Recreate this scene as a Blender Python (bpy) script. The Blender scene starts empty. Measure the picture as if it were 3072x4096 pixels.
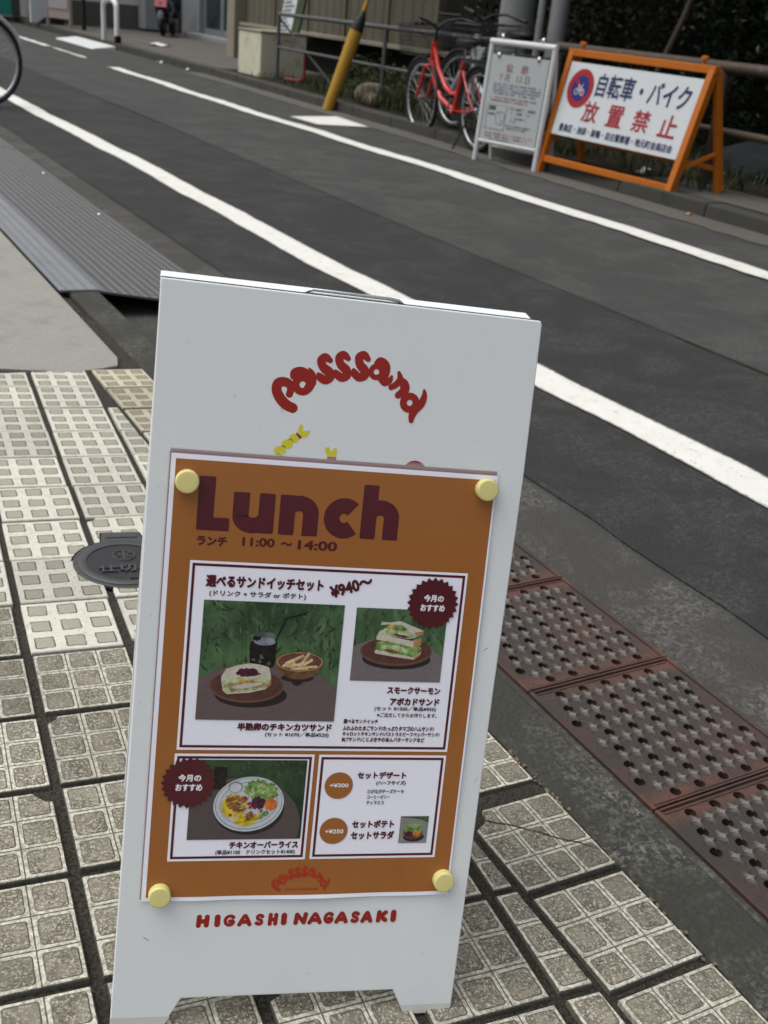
import bpy, bmesh, math, random
from mathutils import Vector, Matrix, Euler
random.seed(11)
S = bpy.context.scene
COL = S.collection
R = math.radians
PI = math.pi

# ------------------------------------------------------------------ camera, sky, sun, exposure
cam_d = bpy.data.cameras.new('camera')
cam = bpy.data.objects.new('camera', cam_d); COL.objects.link(cam); S.camera = cam
CAM_H, PITCH, ROLL, HEAD = 0.9246, 25.03, 5.577, (0.50904, 0.86074)      # x = across the street, y = along it
p, r = R(PITCH), R(ROLL)
fw = Vector((HEAD[0]*math.cos(p), HEAD[1]*math.cos(p), -math.sin(p)))
rt = Vector((HEAD[1], -HEAD[0], 0)); up = rt.cross(fw)
rt2 = rt*math.cos(r) + up*math.sin(r); up2 = up*math.cos(r) - rt*math.sin(r)
mw = Matrix((rt2, up2, -fw)).transposed().to_4x4(); mw.translation = (0, 0, CAM_H)
cam.matrix_world = mw
cam_d.sensor_fit = 'VERTICAL'; cam_d.sensor_height = 36.0; cam_d.sensor_width = 27.0
cam_d.lens = 4274.5/4096*36
cam_d.clip_start = 0.05; cam_d.clip_end = 400
cam_d.dof.use_dof = True; cam_d.dof.focus_distance = 1.12; cam_d.dof.aperture_fstop = 11.5

W_ = bpy.data.worlds.new('World'); S.world = W_; W_.use_nodes = True
wn = W_.node_tree.nodes; bg = wn['Background']
sky = wn.new('ShaderNodeTexSky'); sky.sky_type = 'NISHITA'; sky.sun_disc = False
SUN_EL, SUN_AZ = 66, 150           # azimuth in the ground plane, degrees from +x toward +y
sky.sun_elevation = R(SUN_EL); sky.sun_rotation = R(90-SUN_AZ); sky.air_density = 1.0; sky.dust_density = 5.0; sky.ozone_density = 1.0
hsv = wn.new('ShaderNodeHueSaturation'); hsv.inputs['Saturation'].default_value = 0.35
W_.node_tree.links.new(sky.outputs[0], hsv.inputs['Color']); W_.node_tree.links.new(hsv.outputs[0], bg.inputs['Color'])
bg.inputs['Strength'].default_value = 0.09
sun_d = bpy.data.lights.new('sun', 'SUN'); sun_d.energy = 1.0; sun_d.angle = R(70); sun_d.color = (1, .97, .93)
sun = bpy.data.objects.new('sun', sun_d); COL.objects.link(sun)
sun.rotation_euler = Vector((math.cos(R(SUN_EL))*math.cos(R(SUN_AZ)), math.cos(R(SUN_EL))*math.sin(R(SUN_AZ)), math.sin(R(SUN_EL)))).to_track_quat('Z', 'Y').to_euler()
S.view_settings.view_transform = 'Standard'; S.view_settings.look = 'None'; S.view_settings.gamma = 1.0
S.view_settings.exposure = 0.82
S.cycles.max_bounces = 8; S.cycles.transparent_max_bounces = 12

# ------------------------------------------------------------------ materials
def lin(r, g, b):
    f = lambda c: (c/255/12.92) if c <= 10 else ((c/255+.055)/1.055)**2.4
    return (f(r), f(g), f(b), 1)
class NG:
    def __init__(s, name):
        s.m = bpy.data.materials.new(name); s.m.use_nodes = True
        s.t = s.m.node_tree; s.b = s.t.nodes['Principled BSDF']
    def n(s, typ, **kw):
        nd = s.t.nodes.new('ShaderNode'+typ)
        for k, v in kw.items():
            if k in ('operation', 'blend_type', 'feature', 'data_type', 'noise_dimensions', 'wave_type', 'bands_direction', 'interpolation', 'attribute_name', 'distance'):
                setattr(nd, k, v)
            else: s.put(nd.inputs[k] if not k.isdigit() else nd.inputs[int(k)], v)
        return nd
    def put(s, inp, v):
        if hasattr(v, 'is_linked') or hasattr(v, 'links'): s.t.links.new(v, inp)
        elif isinstance(v, bpy.types.Node): s.t.links.new(v.outputs[0], inp)
        else:
            try: inp.default_value = v
            except Exception: inp.default_value = (v, v, v) if not isinstance(v, tuple) else v[:3]
    def math(s, op, a, b=0.0, c=None, clamp=False):
        nd = s.t.nodes.new('ShaderNodeMath'); nd.operation = op; nd.use_clamp = clamp
        s.put(nd.inputs[0], a); s.put(nd.inputs[1], b)
        if c is not None: s.put(nd.inputs[2], c)
        return nd.outputs[0]
    def mix(s, f, a, b, mode='MIX'):
        nd = s.t.nodes.new('ShaderNodeMix'); nd.data_type = 'RGBA'; nd.blend_type = mode
        s.put(nd.inputs[0], f); s.put(nd.inputs[6], a); s.put(nd.inputs[7], b)
        return nd.outputs[2]
    def noise(s, scale, detail=4, rough=.6, co=None, dist=0.0):
        nd = s.t.nodes.new('ShaderNodeTexNoise')
        nd.inputs['Scale'].default_value = scale; nd.inputs['Detail'].default_value = detail
        nd.inputs['Roughness'].default_value = rough; nd.inputs['Distortion'].default_value = dist
        if co is not None: s.put(nd.inputs['Vector'], co)
        return nd.outputs['Fac']
    def voro(s, scale, co=None, feature='F1', out='Distance', rand=1.0):
        nd = s.t.nodes.new('ShaderNodeTexVoronoi'); nd.feature = feature
        nd.inputs['Scale'].default_value = scale; nd.inputs['Randomness'].default_value = rand
        if co is not None: s.put(nd.inputs['Vector'], co)
        return nd.outputs[out]
    def ramp(s, f, lo, hi, a=0.0, b=1.0):
        nd = s.t.nodes.new('ShaderNodeMapRange'); nd.clamp = True; nd.interpolation_type = 'SMOOTHSTEP'
        s.put(nd.inputs['Value'], f)
        for k, v in (('From Min', lo), ('From Max', hi), ('To Min', a), ('To Max', b)): s.put(nd.inputs[k], v)
        return nd.outputs[0]
    def obj(s): return s.t.nodes.new('ShaderNodeTexCoord').outputs['Object']
    def pos(s): return s.t.nodes.new('ShaderNodeNewGeometry').outputs['Position']
    def sep(s, v):
        nd = s.t.nodes.new('ShaderNodeSeparateXYZ'); s.put(nd.inputs[0], v); return nd.outputs
    def bump(s, h, strength=.3, dist=.002, prev=None):
        nd = s.t.nodes.new('ShaderNodeBump'); s.put(nd.inputs['Height'], h)
        nd.inputs['Strength'].default_value = strength; nd.inputs['Distance'].default_value = dist
        if prev is not None: s.put(nd.inputs['Normal'], prev)
        s.t.links.new(nd.outputs[0], s.b.inputs['Normal']); return nd.outputs[0]
    def set(s, **kw):
        for k, v in kw.items(): s.put(s.b.inputs[k.replace('_', ' ')], v)
        return s.m
def c4(c): return tuple(c) if len(c) == 4 else (*c, 1)
def sc(c, k): return (min(c[0]*k, 1), min(c[1]*k, 1), min(c[2]*k, 1), 1)
def mat(name, c, rough=.6, var=.15, scale=8, metal=0.0, bump=0, bscale=60, bd=.001, coat=0.0, dirt=None, dscale=5, dlo=.55, dhi=.75, spec=.35, fine=0):
    """A plain surface with tone variation, optional dirt patches and optional relief."""
    g = NG(name); co = g.obj(); c = c4(c)
    col = g.mix(g.noise(scale, 5, .65, co), sc(c, 1-var), sc(c, 1+var))
    if fine: col = g.mix(g.ramp(g.noise(bscale*2, 2, .5, co), .35, .65), sc(c, 1-fine), col)
    if dirt is not None:
        col = g.mix(g.ramp(g.noise(dscale, 6, .7, co, .4), dlo, dhi, 0, .85), col, c4(dirt))
    g.set(Base_Color=col, Metallic=metal, Coat_Weight=coat, Coat_Roughness=.06, Specular_IOR_Level=spec)
    g.put(g.b.inputs['Roughness'], g.ramp(g.noise(scale*2, 3, .5, co), .3, .7, max(rough-.1, .03), min(rough+.1, 1)))
    if bump: g.bump(g.noise(bscale, 4, .6, co), bump, bd)
    return g.m

def asphalt(name, c, patch, light, cracks=True, grain=.45):
    g = NG(name); co = g.pos()
    big = g.noise(.8, 5, .6, co, .3)
    col = g.mix(g.ramp(big, .35, .7), c4(c), c4(patch))
    st = g.voro(125, co, out='Color'); stv = g.sep(st)[0]
    d = g.voro(125, co)
    col = g.mix(g.math('MULTIPLY', g.ramp(stv, .6, .97, 0, .55), g.ramp(g.noise(14, 5, .7, co), .35, .62, .25, 1)), col, c4(light))
    col = g.mix(g.ramp(d, .25, .6, 0, .45), col, sc(c, .35))
    g1, g2 = g.noise(60, 5, .85, co, .3), g.noise(130, 3, .7, co)
    col = g.mix(g.ramp(g1, .51, .60, 0, .85*grain), col, sc(light, .85)); col = g.mix(g.ramp(g1, .49, .41, 0, .8*grain), col, sc(c, .3))
    col = g.mix(g.ramp(g2, .53, .62, 0, .6*grain), col, c4(light)); col = g.mix(g.ramp(g2, .47, .39, 0, .6*grain), col, sc(c, .35))
    if grain > .7: col = g.mix(g.ramp(g.noise(42, 3, .8, co, .6), .62, .68, 0, .8), col, sc(light, 1.25))
    col = g.mix(g.ramp(g.noise(3.1, 6, .7, co, .5), .42, .62, 0, .5), sc(c, .62), col)
    col = g.mix(g.ramp(g.noise(5, 6, .75, co, .6), .5, .75, 0, .35), col, sc(c, .55))
    col = g.mix(g.ramp(g.noise(35, 4, .7, co), .6, .8, 0, .5), col, sc(light, .7))
    if cracks:
        wob = g.n('VectorMath', operation='ADD', **{'0': co, '1': g.n('VectorMath', operation='SCALE', **{'0': g.t.nodes.new('ShaderNodeTexNoise').outputs['Color'], 'Scale': .12})})
        cr = g.voro(.55, wob.outputs[0], 'DISTANCE_TO_EDGE')
        col = g.mix(g.ramp(cr, .0, .012, .55, 0), col, sc(c, .3))
    g.set(Base_Color=col, Roughness=.92, Specular_IOR_Level=.3)
    h = g.math('ADD', g.math('MULTIPLY', d, -1.0), g.math('MULTIPLY', g.noise(60, 3, .6, co), .6))
    g.bump(h, .6, .004)
    return g.m
M = {}
M['asphalt'] = asphalt('asphalt', (.064, .067, .064), (.086, .089, .085), (.19, .19, .18), False)
M['asphalt_dark'] = asphalt('asphalt dark strip', (.040, .040, .039), (.050, .050, .048), (.15, .15, .145), False)
M['gutter'] = asphalt('gutter concrete', (.075, .074, .066), (.10, .098, .088), (.24, .235, .21), False, 1.0)
M['kerb'] = asphalt('kerb granite', (.060, .060, .050), (.10, .10, .088), (.25, .245, .215), False, 1.0)
M['far_kerb'] = mat('mossy kerb', (.040, .040, .033), .9, .4, 4, bump=.4, bscale=30, bd=.004, dirt=(.02, .022, .014), dscale=3)
M['soil'] = mat('joint soil', (.050, .044, .034), .98, .55, 20, bump=1.0, bscale=140, bd=.006, dirt=(.03, .033, .012), dscale=9, fine=.65)
M['concrete'] = mat('pavement concrete', (.285, .28, .25), .88, .2, 9, bump=.4, bscale=130, bd=.002, dirt=(.15, .145, .12), dscale=7, dlo=.5, dhi=.78, fine=.25)
M['earth'] = mat('bare earth', (.022, .020, .014), .98, .4, 9, bump=.8, bscale=40, bd=.01, dirt=(.012, .018, .006), dscale=2, spec=.1)
M['far_pave'] = mat('far pavement', (.085, .08, .07), .9, .2, 2, bump=.3, bscale=60, bd=.002, dirt=(.05, .046, .04), dscale=1.2)

def line_paint():
    g = NG('road line paint'); co = g.pos()
    col = g.mix(g.noise(14, 6, .7, co), (.55, .55, .51, 1), (.70, .70, .655, 1))
    wear = g.math('MAXIMUM', g.ramp(g.noise(26, 7, .75, co, .4), .56, .70), g.ramp(g.noise(85, 4, .7, co), .62, .72))
    at = g.t.nodes.new('ShaderNodeUVMap'); v = g.sep(at.outputs[0])[1]
    edge = g.math('ABSOLUTE', g.math('SUBTRACT', v, .5))
    e = g.ramp(g.math('ADD', edge, g.math('MULTIPLY', g.noise(45, 5, .7, co), .16)), .49, .58)
    w = g.math('MAXIMUM', g.math('MULTIPLY', wear, .55), g.math('MULTIPLY', e, .9))
    col = g.mix(w, col, (.055, .055, .052, 1))
    col = g.mix(g.ramp(g.noise(9, 4, .6, co), .58, .72, 0, .35), col, (.34, .33, .29, 1))
    g.set(Base_Color=col, Roughness=.8); g.bump(g.noise(120, 4, .6, co), .5, .002); return g.m
M['line'] = line_paint()

def tile_mat(name, kind0):
    """UV runs 0..1 over each paving tile; three by three raised pads are pressed into its face."""
    kind = 'worn' if kind0 == 'tan' else kind0
    g = NG(name); co = g.pos()
    uv = g.t.nodes.new('ShaderNodeUVMap').outputs[0]
    u, v, _ = g.sep(uv)
    rnd = g.t.nodes.new('ShaderNodeAttribute'); rnd.attribute_name = 'tone'; rv = rnd.outputs['Fac']
    wob = g.math('MULTIPLY', g.math('SUBTRACT', g.noise(90, 3, .6, co), .5), .075 if kind == 'worn' else .016)
    def cell(t):
        f = g.math('FRACT', g.math('MULTIPLY', t, 3.0)); return g.math('ABSOLUTE', g.math('SUBTRACT', f, .5))
    au, av = g.math('ADD', cell(u), wob), g.math('ADD', cell(v), wob)
    hx, rad = (.27, .045) if kind == 'worn' else (.30, .09)
    qx = g.math('MAXIMUM', g.math('SUBTRACT', au, hx), 0); qy = g.math('MAXIMUM', g.math('SUBTRACT', av, hx), 0)
    d = g.math('SUBTRACT', g.math('SQRT', g.math('ADD', g.math('MULTIPLY', qx, qx), g.math('MULTIPLY', qy, qy))), rad)   # >0 outside the pad
    mx = g.math('MAXIMUM', au, av)
    groove = g.ramp(mx, .478, .494)
    rim = g.math('SUBTRACT', g.ramp(d, -.05 if kind == 'worn' else -.035, -.012), g.ramp(d, .0, .03 if kind == 'worn' else .022))
    pad = g.ramp(d, -.02, .005, 1, 0)
    if kind == 'worn':
        body = g.mix(g.noise(30, 6, .75, co), (.43, .42, .355, 1), (.60, .59, .52, 1)); body = g.mix(g.ramp(g.noise(150, 4, .7, co), .56, .68, 0, .75), body, (.25, .24, .185, 1))
        padc = g.mix(g.noise(26, 5, .7, co), (.235, .225, .175, 1), (.36, .345, .28, 1))
        col = g.mix(pad, body, padc); col = g.mix(g.ramp(g.noise(55, 6, .8, co, .5), .52, .7, 0, .5), col, (.30, .285, .22, 1)); col = g.mix(g.ramp(g.noise(200, 4, .7, co), .6, .72, 0, .6), col, (.20, .19, .14, 1))
        col = g.mix(g.math('MULTIPLY', rim, g.ramp(g.noise(26, 4, .7, co), .30, .52)), col, (.075, .07, .052, 1))  # dark rim paints the shading along the worn pads' edges
        col = g.mix(g.ramp(g.noise(13, 6, .75, co), .56, .74, 0, .55), col, (.24, .225, .165, 1))
        h = g.math('ADD', g.math('MULTIPLY', pad, 1.2), g.math('MULTIPLY', g.noise(150, 4, .6, co), .5))
    else:
        body = g.mix(g.ramp(g.noise(210, 4, .75, co), .35, .65), (.27, .258, .205, 1), (.62, .60, .50, 1))
        st = g.sep(g.voro(480, co, out='Color'))
        agg = g.mix(g.ramp(st[0], .25, .95), (.21, .195, .150, 1), (.54, .51, .415, 1))
        agg = g.mix(g.ramp(g.noise(300, 3, .7, co), .42, .62), (.095, .085, .064, 1), agg)
        agg = g.mix(g.ramp(g.noise(30, 5, .75, co), .35, .7, 0, .6), agg, (.33, .305, .24, 1))
        agg = g.mix(g.math('MULTIPLY', g.ramp(g.noise(2.2, 4, .6, co), .40, .62), .45), agg, (.09, .085, .068, 1))
        col = g.mix(pad, body, agg)
        col = g.mix(g.math('MULTIPLY', rim, g.ramp(g.noise(60, 4, .7, co), .3, .7, .35, .95)), col, (.055, .052, .042, 1))
        col = g.mix(g.math('MULTIPLY', groove, .8), col, (.05, .047, .038, 1))
        col = g.mix(g.ramp(g.noise(11, 5, .7, co), .55, .75, 0, .4), col, (.13, .12, .085, 1))
        h = g.math('ADD', g.math('ADD', g.math('MULTIPLY', pad, .8), g.math('MULTIPLY', groove, -1.2)), g.math('MULTIPLY', g.noise(420, 3, .6, co), .8))
    col = g.mix(1.0, col, g.ramp(rv, 0, 1, .84, 1.1), 'MULTIPLY')
    if kind0 == 'tan': col = g.mix(1.0, col, (.88, .83, .73, 1), 'MULTIPLY')
    g.set(Base_Color=col, Roughness=.9, Specular_IOR_Level=.3); g.bump(h, .9, .0016 if kind == 'grit' else .0036)
    return g.m
M['tile_worn'] = tile_mat('worn pale paving tile', 'worn')
M['tile_grit'] = tile_mat('gritty paving tile', 'grit'); M['tile_tan'] = tile_mat('tan border tile', 'tan')

M['panel'] = mat('white powder coat', (.72, .755, .765), .42, .03, 6, bump=.06, bscale=500, bd=.0004, dirt=(.60, .625, .625), dscale=16, dlo=.66, dhi=.8)
M['panel_foot'] = mat('clear tape over white steel', (.60, .60, .555), .3, .04, 6)
M['gap'] = mat('dark gap shade and line', (.05, .045, .04), .8, .3, 40)  # near-black for the shaded gap between sign panels, also a drawn line
M['chrome'] = mat('bright steel', (.62, .63, .63), .22, .06, 20, metal=1.0)
M['sticker_red'] = mat('red vinyl', (.30, .016, .010), .4, .06, 20)
M['sticker_yellow'] = mat('yellow vinyl', (.66, .60, .035), .45, .05, 30)
M['sticker_brown'] = mat('ochre vinyl', (.36, .27, .02), .45, .05, 30)
M['sticker_blue'] = mat('blue vinyl', (.03, .13, .30), .45, .05, 30)
def gloss(name, c, var=.04, scale=8):
    g = NG(name); co = g.obj(); c = c4(c)
    g.set(Base_Color=g.mix(g.noise(scale, 4, .6, co), sc(c, 1-var), sc(c, 1+var)), Roughness=.55, Specular_IOR_Level=.25, Coat_Weight=.4, Coat_Roughness=.07)
    g.bump(g.math('ADD', g.noise(9, 4, .55, co, .8), g.math('MULTIPLY', g.noise(160, 3, .6, co), .035)), .22, .004)
    return g.m
M['paper'] = gloss('laminated white paper', (.86, .865, .97))
M['orange'] = gloss('orange print', (.325, .118, .024))
M['maroon'] = gloss('maroon print', (.080, .008, .014))
M['ink'] = gloss('black print', (.012, .014, .014))
M['pink'] = gloss('pink sheet edge', (.25, .075, .088), .25, 40)
M['print_white'] = gloss('white print', (.82, .80, .85))
M['logo_orange'] = gloss('red on orange print', (.40, .035, .012))
M['magnet'] = mat('yellow plastic', (.70, .635, .255), .38, .05, 30, bump=.05, bscale=400, bd=.0003)
def film():
    g = NG('clear laminate film')
    g.set(Base_Color=(.86, .9, .9, 1), Roughness=.12, Alpha=.15, IOR=1.4); return g.m
M['film'] = film()
M['iron'] = mat('cast iron', (.034, .035, .036), .5, .22, 14, metal=.35, bump=.35, bscale=260, bd=.001, dirt=(.025, .024, .022), dscale=9)
M['iron_light'] = mat('worn cast iron', (.068, .069, .070), .5, .2, 14, metal=.35, bump=.3, bscale=260, bd=.001, dirt=(.045, .043, .04), dscale=12)
def rust():
    g = NG('rusty grate'); co = g.pos(); lx_ = g.sep(g.obj())
    col = g.mix(g.ramp(g.noise(7, 6, .7, co, .5), .35, .65), (.066, .036, .027, 1), (.036, .031, .027, 1))
    edge = g.math('MAXIMUM', g.ramp(g.math('ABSOLUTE', lx_[1]), .11, .14), g.ramp(g.math('ABSOLUTE', lx_[0]), .15, .16))
    col = g.mix(g.math('MULTIPLY', edge, g.ramp(g.noise(9, 5, .7, co), .3, .6)), col, (.100, .046, .034, 1))
    col = g.mix(g.ramp(g.noise(24, 5, .7, co), .5, .7, 0, .6), col, (.035, .03, .026, 1))
    col = g.mix(g.ramp(g.noise(90, 4, .7, co), .58, .7, 0, .4), col, (.15, .07, .045, 1))
    g.set(Base_Color=col, Roughness=.8, Metallic=.15); g.bump(g.noise(200, 4, .6, co), .4, .001); return g.m
M['rust'] = rust()
M['stud'] = mat('polished stud steel', (.19, .178, .165), .5, .3, 90, metal=.35, bump=.1, bscale=300)
M['void'] = mat('drain darkness', (.002, .002, .002), .95, .2, 20)
M['ramp'] = None
def chequer():
    g = NG('chequer rubber ramp'); co = g.pos(); x, y, z = g.sep(co)
    a = g.math('SINE', g.math('MULTIPLY', x, 2*PI/.07)); b = g.math('SINE', g.math('MULTIPLY', y, 2*PI/.075))
    m = g.math('MULTIPLY', a, b)
    bars = g.ramp(g.math('ABSOLUTE', m), .45, .8)
    rows = g.ramp(a, .3, .9)
    col = g.mix(bars, (.072, .070, .070, 1), (.20, .197, .197, 1))
    col = g.mix(g.math('MULTIPLY', rows, .10), col, (.17, .168, .17, 1))
    col = g.mix(g.ramp(x, .905, .93), (.17, .18, .19, 1), col)
    col = g.mix(g.ramp(g.noise(6, 5, .7, co), .5, .75, 0, .4), col, (.10, .095, .085, 1))
    g.set(Base_Color=col, Roughness=.55, Metallic=.1); g.bump(g.math('ADD', bars, g.math('MULTIPLY', rows, .4)), .7, .004); return g.m
M['ramp'] = chequer()
M['tyre'] = mat('black rubber', (.012, .012, .013), .75, .2, 40)
M['rim'] = mat('aluminium rim', (.42, .42, .44), .3, .1, 30, metal=.85)
M['spoke'] = mat('steel spoke', (.30, .30, .31), .4, .1, 30, metal=.8)
M['bike_red'] = mat('red bicycle paint', (.50, .020, .012), .3, .06, 10, coat=.5)
M['bike_grey'] = mat('pale grey plastic', (.50, .52, .54), .45, .08, 10)
M['black'] = mat('black plastic', (.010, .010, .011), .5, .2, 30)
M['black_metal'] = mat('black painted steel', (.016, .016, .017), .45, .2, 30)
M['silver'] = mat('silver mudguard', (.55, .56, .58), .35, .08, 20, metal=.2)
M['board_white'] = mat('white sign sheet', (.50, .53, .545), .5, .05, 4, dirt=(.34, .355, .35), dscale=5, dlo=.6)
M['frame_white'] = mat('white enamel pipe', (.52, .54, .54), .4, .06, 10, dirt=(.22, .21, .17), dscale=8, dlo=.62, dhi=.75)
M['sheet_grey'] = mat('plastic covered notice', (.36, .38, .385), .35, .06, 6, coat=.2)
M['orange_paint'] = mat('orange enamel', (.42, .115, .006), .5, .10, 8, dirt=(.20, .065, .012), dscale=14, dlo=.62)
M['navy'] = mat('navy lettering', (.012, .018, .075), .5, .06, 20)
M['navy_blue'] = mat('blue disc', (.010, .012, .13), .5, .06, 20)
M['sign_red'] = mat('red lettering', (.27, .008, .014), .5, .06, 20)
M['faint_red'] = mat('faded red lettering', (.22, .09, .085), .6, .1, 60)
M['faint_blue'] = mat('faded blue lettering', (.10, .115, .17), .6, .2, 90)
M['faint_ink'] = mat('faded black lettering', (.06, .065, .075), .6, .2, 90)
M['galv'] = mat('galvanised pipe', (.10, .10, .105), .5, .25, 12, metal=.5, dirt=(.05, .04, .032), dscale=9)
M['brown_pipe'] = mat('weathered brown pipe', (.058, .043, .032), .6, .25, 12, metal=.2, dirt=(.20, .19, .18), dscale=14, dlo=.62)
M['pole_conc'] = mat('utility pole concrete', (.20, .205, .20), .85, .14, 6, bump=.25, bscale=60, bd=.002, dirt=(.10, .10, .095), dscale=7, dlo=.62, dhi=.72)
M['pole_steel'] = mat('grey pole steel', (.24, .25, .255), .45, .1, 8, metal=.4, dirt=(.14, .14, .14), dscale=10)
M['yellow'] = mat('yellow guy guard', (.36, .195, .016), .5, .10, 10, dirt=(.16, .10, .02), dscale=10, dlo=.6)
M['pillar'] = mat('cast concrete pillar', (.52, .505, .385), .9, .14, 4, bump=.3, bscale=60, bd=.003, dirt=(.13, .125, .09), dscale=3.5, dlo=.5, dhi=.75)
M['panel_wall'] = mat('grey precast panel', (.10, .092, .066), .9, .2, 5, bump=.3, bscale=50, bd=.003, dirt=(.07, .064, .045), dscale=2.6, dlo=.45)
M['ledge'] = mat('pale ledge', (.22, .20, .15), .9, .2, 6, bump=.2, bscale=60)
M['shade_black'] = mat('shade-black wall', (.016, .015, .013), .95, .35, 4, bump=.5, bscale=30, bd=.006, spec=.05)  # shade put into the colour: near-black for the dark recess and backdrop
M['green_frame'] = mat('dark green board', (.035, .055, .022), .6, .2, 8)
M['poster_white'] = mat('white poster', (.55, .58, .60), .5, .04, 8)
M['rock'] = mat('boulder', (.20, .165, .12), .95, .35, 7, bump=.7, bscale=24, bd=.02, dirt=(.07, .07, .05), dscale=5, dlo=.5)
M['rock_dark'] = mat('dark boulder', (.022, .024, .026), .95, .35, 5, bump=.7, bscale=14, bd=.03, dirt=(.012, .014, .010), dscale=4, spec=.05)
M['white_bar'] = mat('white steel bar', (.62, .65, .65), .4, .05, 10)
M['white_wall'] = mat('white render', (.55, .57, .57), .85, .06, 3, bump=.1, bscale=80, dirt=(.40, .40, .38), dscale=1.2)
M['plinth'] = mat('grey plinth', (.10, .095, .085), .9, .25, 5, bump=.3, bscale=40, dirt=(.05, .048, .04), dscale=3)
M['grey_metal'] = mat('grey box steel', (.25, .265, .28), .5, .08, 4)
M['alu'] = mat('aluminium door frame', (.26, .28, .29), .4, .08, 10, metal=.4)
M['door_glass'] = mat('dark door glass', (.022, .035, .037), .08, .25, 2)
M['step'] = mat('doorstep', (.22, .23, .23), .85, .1, 4)
M['teal'] = mat('teal panel', (.01, .20, .155), .4, .06, 4)
M['pale_panel'] = mat('pale panel', (.36, .42, .40), .4, .08, 3)
M['menu_print'] = None
def food_menu():
    g = NG('menu photo print'); co = g.obj()
    v = g.voro(9, co); c = g.sep(g.voro(9, co, out='Color'))[0]
    col = g.mix(g.ramp(v, .25, .4), g.mix(c, (.22, .15, .12, 1), (.42, .38, .36, 1)), (.30, .29, .30, 1))
    g.set(Base_Color=col, Roughness=.5); return g.m
M['menu_print'] = food_menu()
M['beige_frame'] = mat('beige stand frame', (.30, .25, .21), .6, .1, 6)
M['plate_pink'] = mat('pink number plate', (.55, .16, .20), .5, .05, 10)
M['scooter_black'] = mat('black scooter body', (.008, .008, .012), .3, .2, 10, coat=.4)
M['tail'] = mat('scooter tail lens', (.20, .20, .24), .2, .1, 10)
M['litter'] = mat('paper scrap', (.66, .69, .72), .8, .08, 20)
M['dry_leaf'] = mat('dry leaf', (.40, .20, .07), .8, .25, 60)
M['red_pipe'] = mat('red hose', (.25, .02, .03), .5, .1, 10)
M['bark'] = mat('bark', (.075, .058, .042), .95, .35, 20, bump=.8, bscale=50, bd=.006)
def leafm(name, a, b, rough=.4):
    g = NG(name); co = g.pos()
    oi = g.t.nodes.new('ShaderNodeNewGeometry').outputs['Random Per Island']
    col = g.mix(oi, c4(a), c4(b)); col = g.mix(g.ramp(g.noise(.9, 3, .6, co), .35, .7), sc(a, .8), col)
    g.set(Base_Color=col, Roughness=rough, Specular_IOR_Level=.22); return g.m
M['leaf'] = leafm('camellia leaves', (.008, .017, .008), (.020, .038, .016), .35)
M['leaf2'] = leafm('olive leaves', (.022, .026, .012), (.042, .047, .02), .5)
M['weed'] = leafm('weeds', (.030, .045, .013), (.075, .085, .03), .7)
# prints inside the menu's photographs
def green_bg(name, k=1.0):
    g = NG(name); co = g.obj()
    st = g.n('Mapping'); g.put(st.inputs['Vector'], co); st.inputs['Rotation'].default_value = (0, 0, .5); st.inputs['Scale'].default_value = (60, 25, 25)
    n1 = g.noise(1, 5, .7, st.outputs[0], 1.5); n2 = g.noise(22, 3, .5, co)
    col = g.mix(g.ramp(n2, .3, .7), sc((.022, .050, .022, 1), k), sc((.075, .145, .06, 1), k))
    col = g.mix(g.ramp(n1, .45, .75, 0, .7), col, sc((.13, .22, .10, 1), k))
    g.set(Base_Color=col, Roughness=.55, Specular_IOR_Level=.25, Coat_Weight=.3, Coat_Roughness=.08); return g.m
M['print_green'] = green_bg('print of blurred grass'); M['print_green_dark'] = green_bg('print of dark grass', .55)
def wood_print(name, c):
    g = NG(name); co = g.obj(); mp = g.n('Mapping'); g.put(mp.inputs['Vector'], co); mp.inputs['Scale'].default_value = (40, 400, 300); mp.inputs['Rotation'].default_value = (0, 0, .15)
    g.set(Base_Color=g.mix(g.noise(1, 4, .6, mp.outputs[0]), sc(c, .8), sc(c, 1.25)), Roughness=.55, Specular_IOR_Level=.25, Coat_Weight=.3, Coat_Roughness=.08); return g.m
M['print_table'] = wood_print('print of wooden table', (.120, .088, .085, 1)); M['print_table2'] = wood_print('print of grey table', (.155, .135, .14, 1)); M['print_table3'] = wood_print('print of dark table', (.085, .066, .062, 1))
def pr(name, c, var=.2, scale=150):
    g = NG(name); co = g.obj(); c = c4(c)
    g.set(Base_Color=g.mix(g.ramp(g.noise(scale, 4, .7, co), .35, .65), sc(c, 1-var), sc(c, 1+var)), Roughness=.55, Specular_IOR_Level=.25, Coat_Weight=.3, Coat_Roughness=.08); return g.m
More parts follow.
